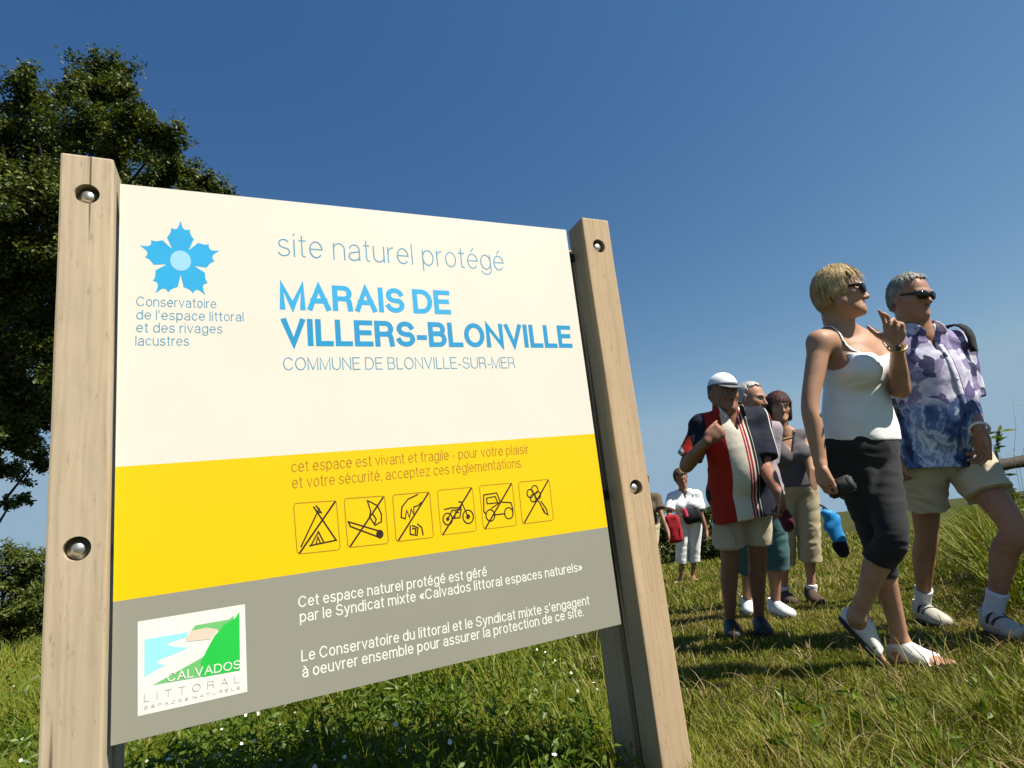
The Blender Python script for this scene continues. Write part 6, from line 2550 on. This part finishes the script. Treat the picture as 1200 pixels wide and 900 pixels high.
# ---- far behind: the woman in white ------------------------------------------------------
fwd = unit((-.2, -.98, 0))
gR = ground_px(799, 683)
gL = ground_px(813, 681)
org = 0.5 * (gR + gL)
org[2] = float(ground_z(org[0], org[1]))
W3 = Person('distant dark-haired woman in white blouse and rolled white trousers with a red jacket', org, fwd, 'walkers coming along the grass path', h=.009, box=(.55, .55, 1.85), skin=M_SKIN_D)
D6 = project(org)[2]
print('W3 depth', D6)
J = setup(W3, D6, (807, 606), (803, 588), (801, 576), (798, 560), .168, .085)
J['elL'] = W3.bone(J['shL'], 822, 604, .27, near=True)
J['wrL'] = W3.bone(J['elL'], 828, 623, .24, near=True)
J['elR'] = W3.bone(J['shR'], 784, 603, .27, near=True)
J['wrR'] = W3.bone(J['elR'], 795, 612, .24, near=True)
hR, hL = W3.loc(gR), W3.loc(gL)
tR, tL = hR + vec(.06, .24, -.0), hL + vec(.0, .24, 0)
anR, anL = hR + vec(0, .05, .085), hL + vec(0, .05, .085)
legs_ik(W3, J, anR, anL, .385, .36)
hA = axes_from(W3.loc(W3.o + vec(.0, -1, -.25)) - W3.loc(W3.o), roll=math.radians(-6))
torso(W3.body, J, B_F)
for s in 'RL':
    arm(W3.body, J, s, B_F)
    leg(W3.body, J, s, B_F)
W3.body.limb(J['neck'] - vec(0, 0, .03), J['head'] - hA[:, 1] * .025 - vec(0, 0, .02), .052, .050, k=.02)
g = head(W3.body, J['head'], hA, 1.05)
for s, sg in (('L', -1), ('R', 1)):
    hand(W3.body, J['wr' + s], vec(0, .25, -1), vec(sg * -1, 0, 0), vec(0, 1, 0), 1.0, curls=((25, 40, 25),) * 4)
foot(W3.body, hR, tR, .24, -1)
foot(W3.body, hL, tL, .24, 1)
W3.mesh('body', W3.body, M_SKIN_D)
eyes(W3, g, hA, 1.05)
hair_cap(W3, g, hA, 1.05, M_HAIR_BROWN, thick=.018, front=.035, low=-.04, back_low=-.09, fringe=.01, noise_a=.003, seed=2.0)
shirt(W3, J, B_F, M_WHITECOT, J['pel'][2] + .02, inf=.022, sleeve=.75, sl_r=(.066, .08), fold=.006, shell=.014, seed=2., collar=False)
pants(W3, J, B_F, [(.105, .11), (.098, .10), (.086, .09), (.086, .09), (.088, .092)], 1.5, M_WHITECOT, J['pel'][2] + .06, inf=.014, fold=.004, shell=.014, seed=9.)
for hh, tt in ((hR, tR), (hL, tL)):
    c = lerp(hh, tt, .5) + vec(0, 0, .02)
    F = Field(c - .18, c + .18, .007)
    F.limb(hh + vec(0, .02, .002), tt + vec(0, -.03, .002), (.040, .016), (.046, .016), (1, 0, 0), k=.01)
    F.limb(lerp(hh, tt, .62) + vec(-.045, 0, .03), lerp(hh, tt, .62) + vec(.045, 0, .03), (.02, .02), (.02, .02), (0, 1, 0), k=.01)
    W3.mesh('sandal', F, M_WHITELEATHER, it=1)
jk = J['wrR'] + vec(.02, .03, .0)
F = Field(jk - .42, jk + .42, .010)
F.limb(jk + vec(.05, .0, .06), jk + vec(.06, .02, -.22), (.06, .035), (.085, .03), (1, 0, 0), k=.02)
F.folds(.022, 45, 20, 14, 1.)
o = link('jacket', F.mesh('jacket'), M_RED)
o.matrix_world = W3.root.matrix_world
tag(o, "red jacket folded over the arm of the distant woman in white", 'jacket')
bg = empty('handbag', mat=W3.root.matrix_world.copy())
tag(bg, "black and pink shoulder bag in front of the distant woman's white trousers", 'bag')
c = J['pel'] + vec(-.03, .20, .02)
F = Field(c - .3, c + .3, .009)
F.limb(c + vec(-.09, 0, .01), c + vec(.07, 0, -.02), (.085, .05), (.085, .05), (0, 0, 1), k=.02)
F.folds(.008, 30, 30, 30, 1.)
link('bag_body', F.mesh('bag_body'), M_BLACK, bg)
F = Field(c - .3, c + .3, .009)
F.limb(c + vec(.09, .045, .10), c + vec(.07, .05, .01), (.035, .022), (.03, .02), (1, 0, 0), k=.02)
link('scarf', F.mesh('scarf'), mat_cloth('pink_scarf', (.55, .04, .10)), bg)
link('strap', tube_mesh('strap', [c + vec(-.09, .02, .08), J['chest'] + vec(-.09, .15, -.08), J['chest'] + vec(-.11, .08, .10), J['chest'] + vec(-.10, -.05, .11)], .010, 6), M_BLACK, bg)

# ---- a walker mostly hidden by the right post ----------------------------------------------
gR = ground_px(752, 688)
org = gR.copy()
P4 = Person('distant walker in brown top and cream trousers, mostly hidden behind the right-hand post', org, (-.1, -1, 0), 'walkers coming along the grass path', h=.009, box=(.55, .60, 1.85), skin=M_SKIN_D)
D7 = project(org)[2]
J = setup(P4, D7, (757, 616), (755, 592), (754, 580), (753, 564), .175, .085)
J['elL'] = P4.bone(J['shL'], 776, 605, .28, near=True)
J['wrL'] = P4.bone(J['elL'], 783, 624, .24, near=True)
J['elR'] = P4.bone(J['shR'], 736, 608, .28, near=True)
J['wrR'] = P4.bone(J['elR'], 736, 627, .24, near=True)
hR, hL = vec(.09, -.02, 0), vec(-.12, .10, 0)
tR, tL = hR + vec(0, .24, 0), hL + vec(0, .24, 0)
legs_ik(P4, J, hR + vec(0, .05, .085), hL + vec(0, .05, .085), .39, .365)
hA = axes_from((.05, 1, -.1))
torso(P4.body, J, B_F)
for s in 'RL':
    arm(P4.body, J, s, B_F)
    leg(P4.body, J, s, B_F)
P4.body.limb(J['neck'] - vec(0, 0, .03), J['head'] - vec(0, .025, .02), .054, .05, k=.02)
g = head(P4.body, J['head'], hA, 1.0)
for s, sg in (('L', -1), ('R', 1)):
    hand(P4.body, J['wr' + s], vec(0, .2, -1), vec(sg * -1, 0, 0), vec(0, 1, 0), 1.0, curls=((25, 40, 25),) * 4)
P4.mesh('body', P4.body, M_SKIN_D)
eyes(P4, g, hA)
hair_cap(P4, g, hA, 1.0, M_HAIR_BROWN, thick=.018, front=.04, low=-.04, back_low=-.09, fringe=.01, noise_a=.003, seed=2.0)
shirt(P4, J, B_F, M_BROWNTOP, J['pel'][2] + .02, inf=.02, sleeve=.6, sl_r=(.06, .07), fold=.006, shell=.016, seed=2., collar=False)
pants(P4, J, B_F, [(.105, .11), (.098, .10), (.086, .09), (.086, .09), (.088, .092)], 1.75, M_BEIGE, J['pel'][2] + .06, inf=.014, fold=.004, shell=.016, seed=9.)
for hh, tt in ((hR, tR), (hL, tL)):
    shoe(P4, hh, tt, .25, (m_bs, M_RUBBER), 'low')

# another walker on the near side, whose shadow falls over the tall man's legs
def copy_tree(o, parent=None):
    c = o.copy()
    C.objects.link(c)
    if parent is not None:
        c.parent = parent
    for ch in o.children:
        copy_tree(ch, c)
    return c


nx = M1.o[0] + 1.02 * math.sin(SUN_AZ)
ny = M1.o[1] - .06 + 1.02 * math.cos(SUN_AZ)
P5 = copy_tree(P4.root)
P5.matrix_world = Matrix.Translation((nx, ny, float(ground_z(nx, ny)))) @ Matrix.Rotation(math.radians(65), 4, 'Z') @ Matrix.Scale(1.07, 4)
P5['label'] = "walker just past the right edge whose shadow falls on the floral-shirted man's legs"

# the small black camera in the blonde woman's lowered hand
cc = W1_hand
cam_o = empty('compact_camera', mat=Matrix.Translation(Vector(cc)) @ W1.root.matrix_world.to_3x3().to_4x4())
tag(cam_o, "small black camera held in the blonde woman's lowered hand", 'camera')
bm = bmesh.new()
bmesh.ops.create_cube(bm, size=1, matrix=Matrix.Translation((-.03, .05, -.01)) @ Matrix.Rotation(.3, 4, 'X') @ Matrix.Diagonal((.04, .105, .062, 1)))
bmesh.ops.bevel(bm, geom=bm.edges[:], offset=.008, segments=3, affect='EDGES')
link('camera_body', bm_mesh('camera_body', bm), M_RUBBER, cam_o)
bm = bmesh.new()
bmesh.ops.create_cone(bm, cap_ends=True, segments=24, radius1=.024, radius2=.020, depth=.03, matrix=Matrix.Translation((-.062, .06, -.012)) @ Matrix.Rotation(math.pi / 2, 4, 'Y'))
link('lens', bm_mesh('lens', bm), M_LENS, cam_o)
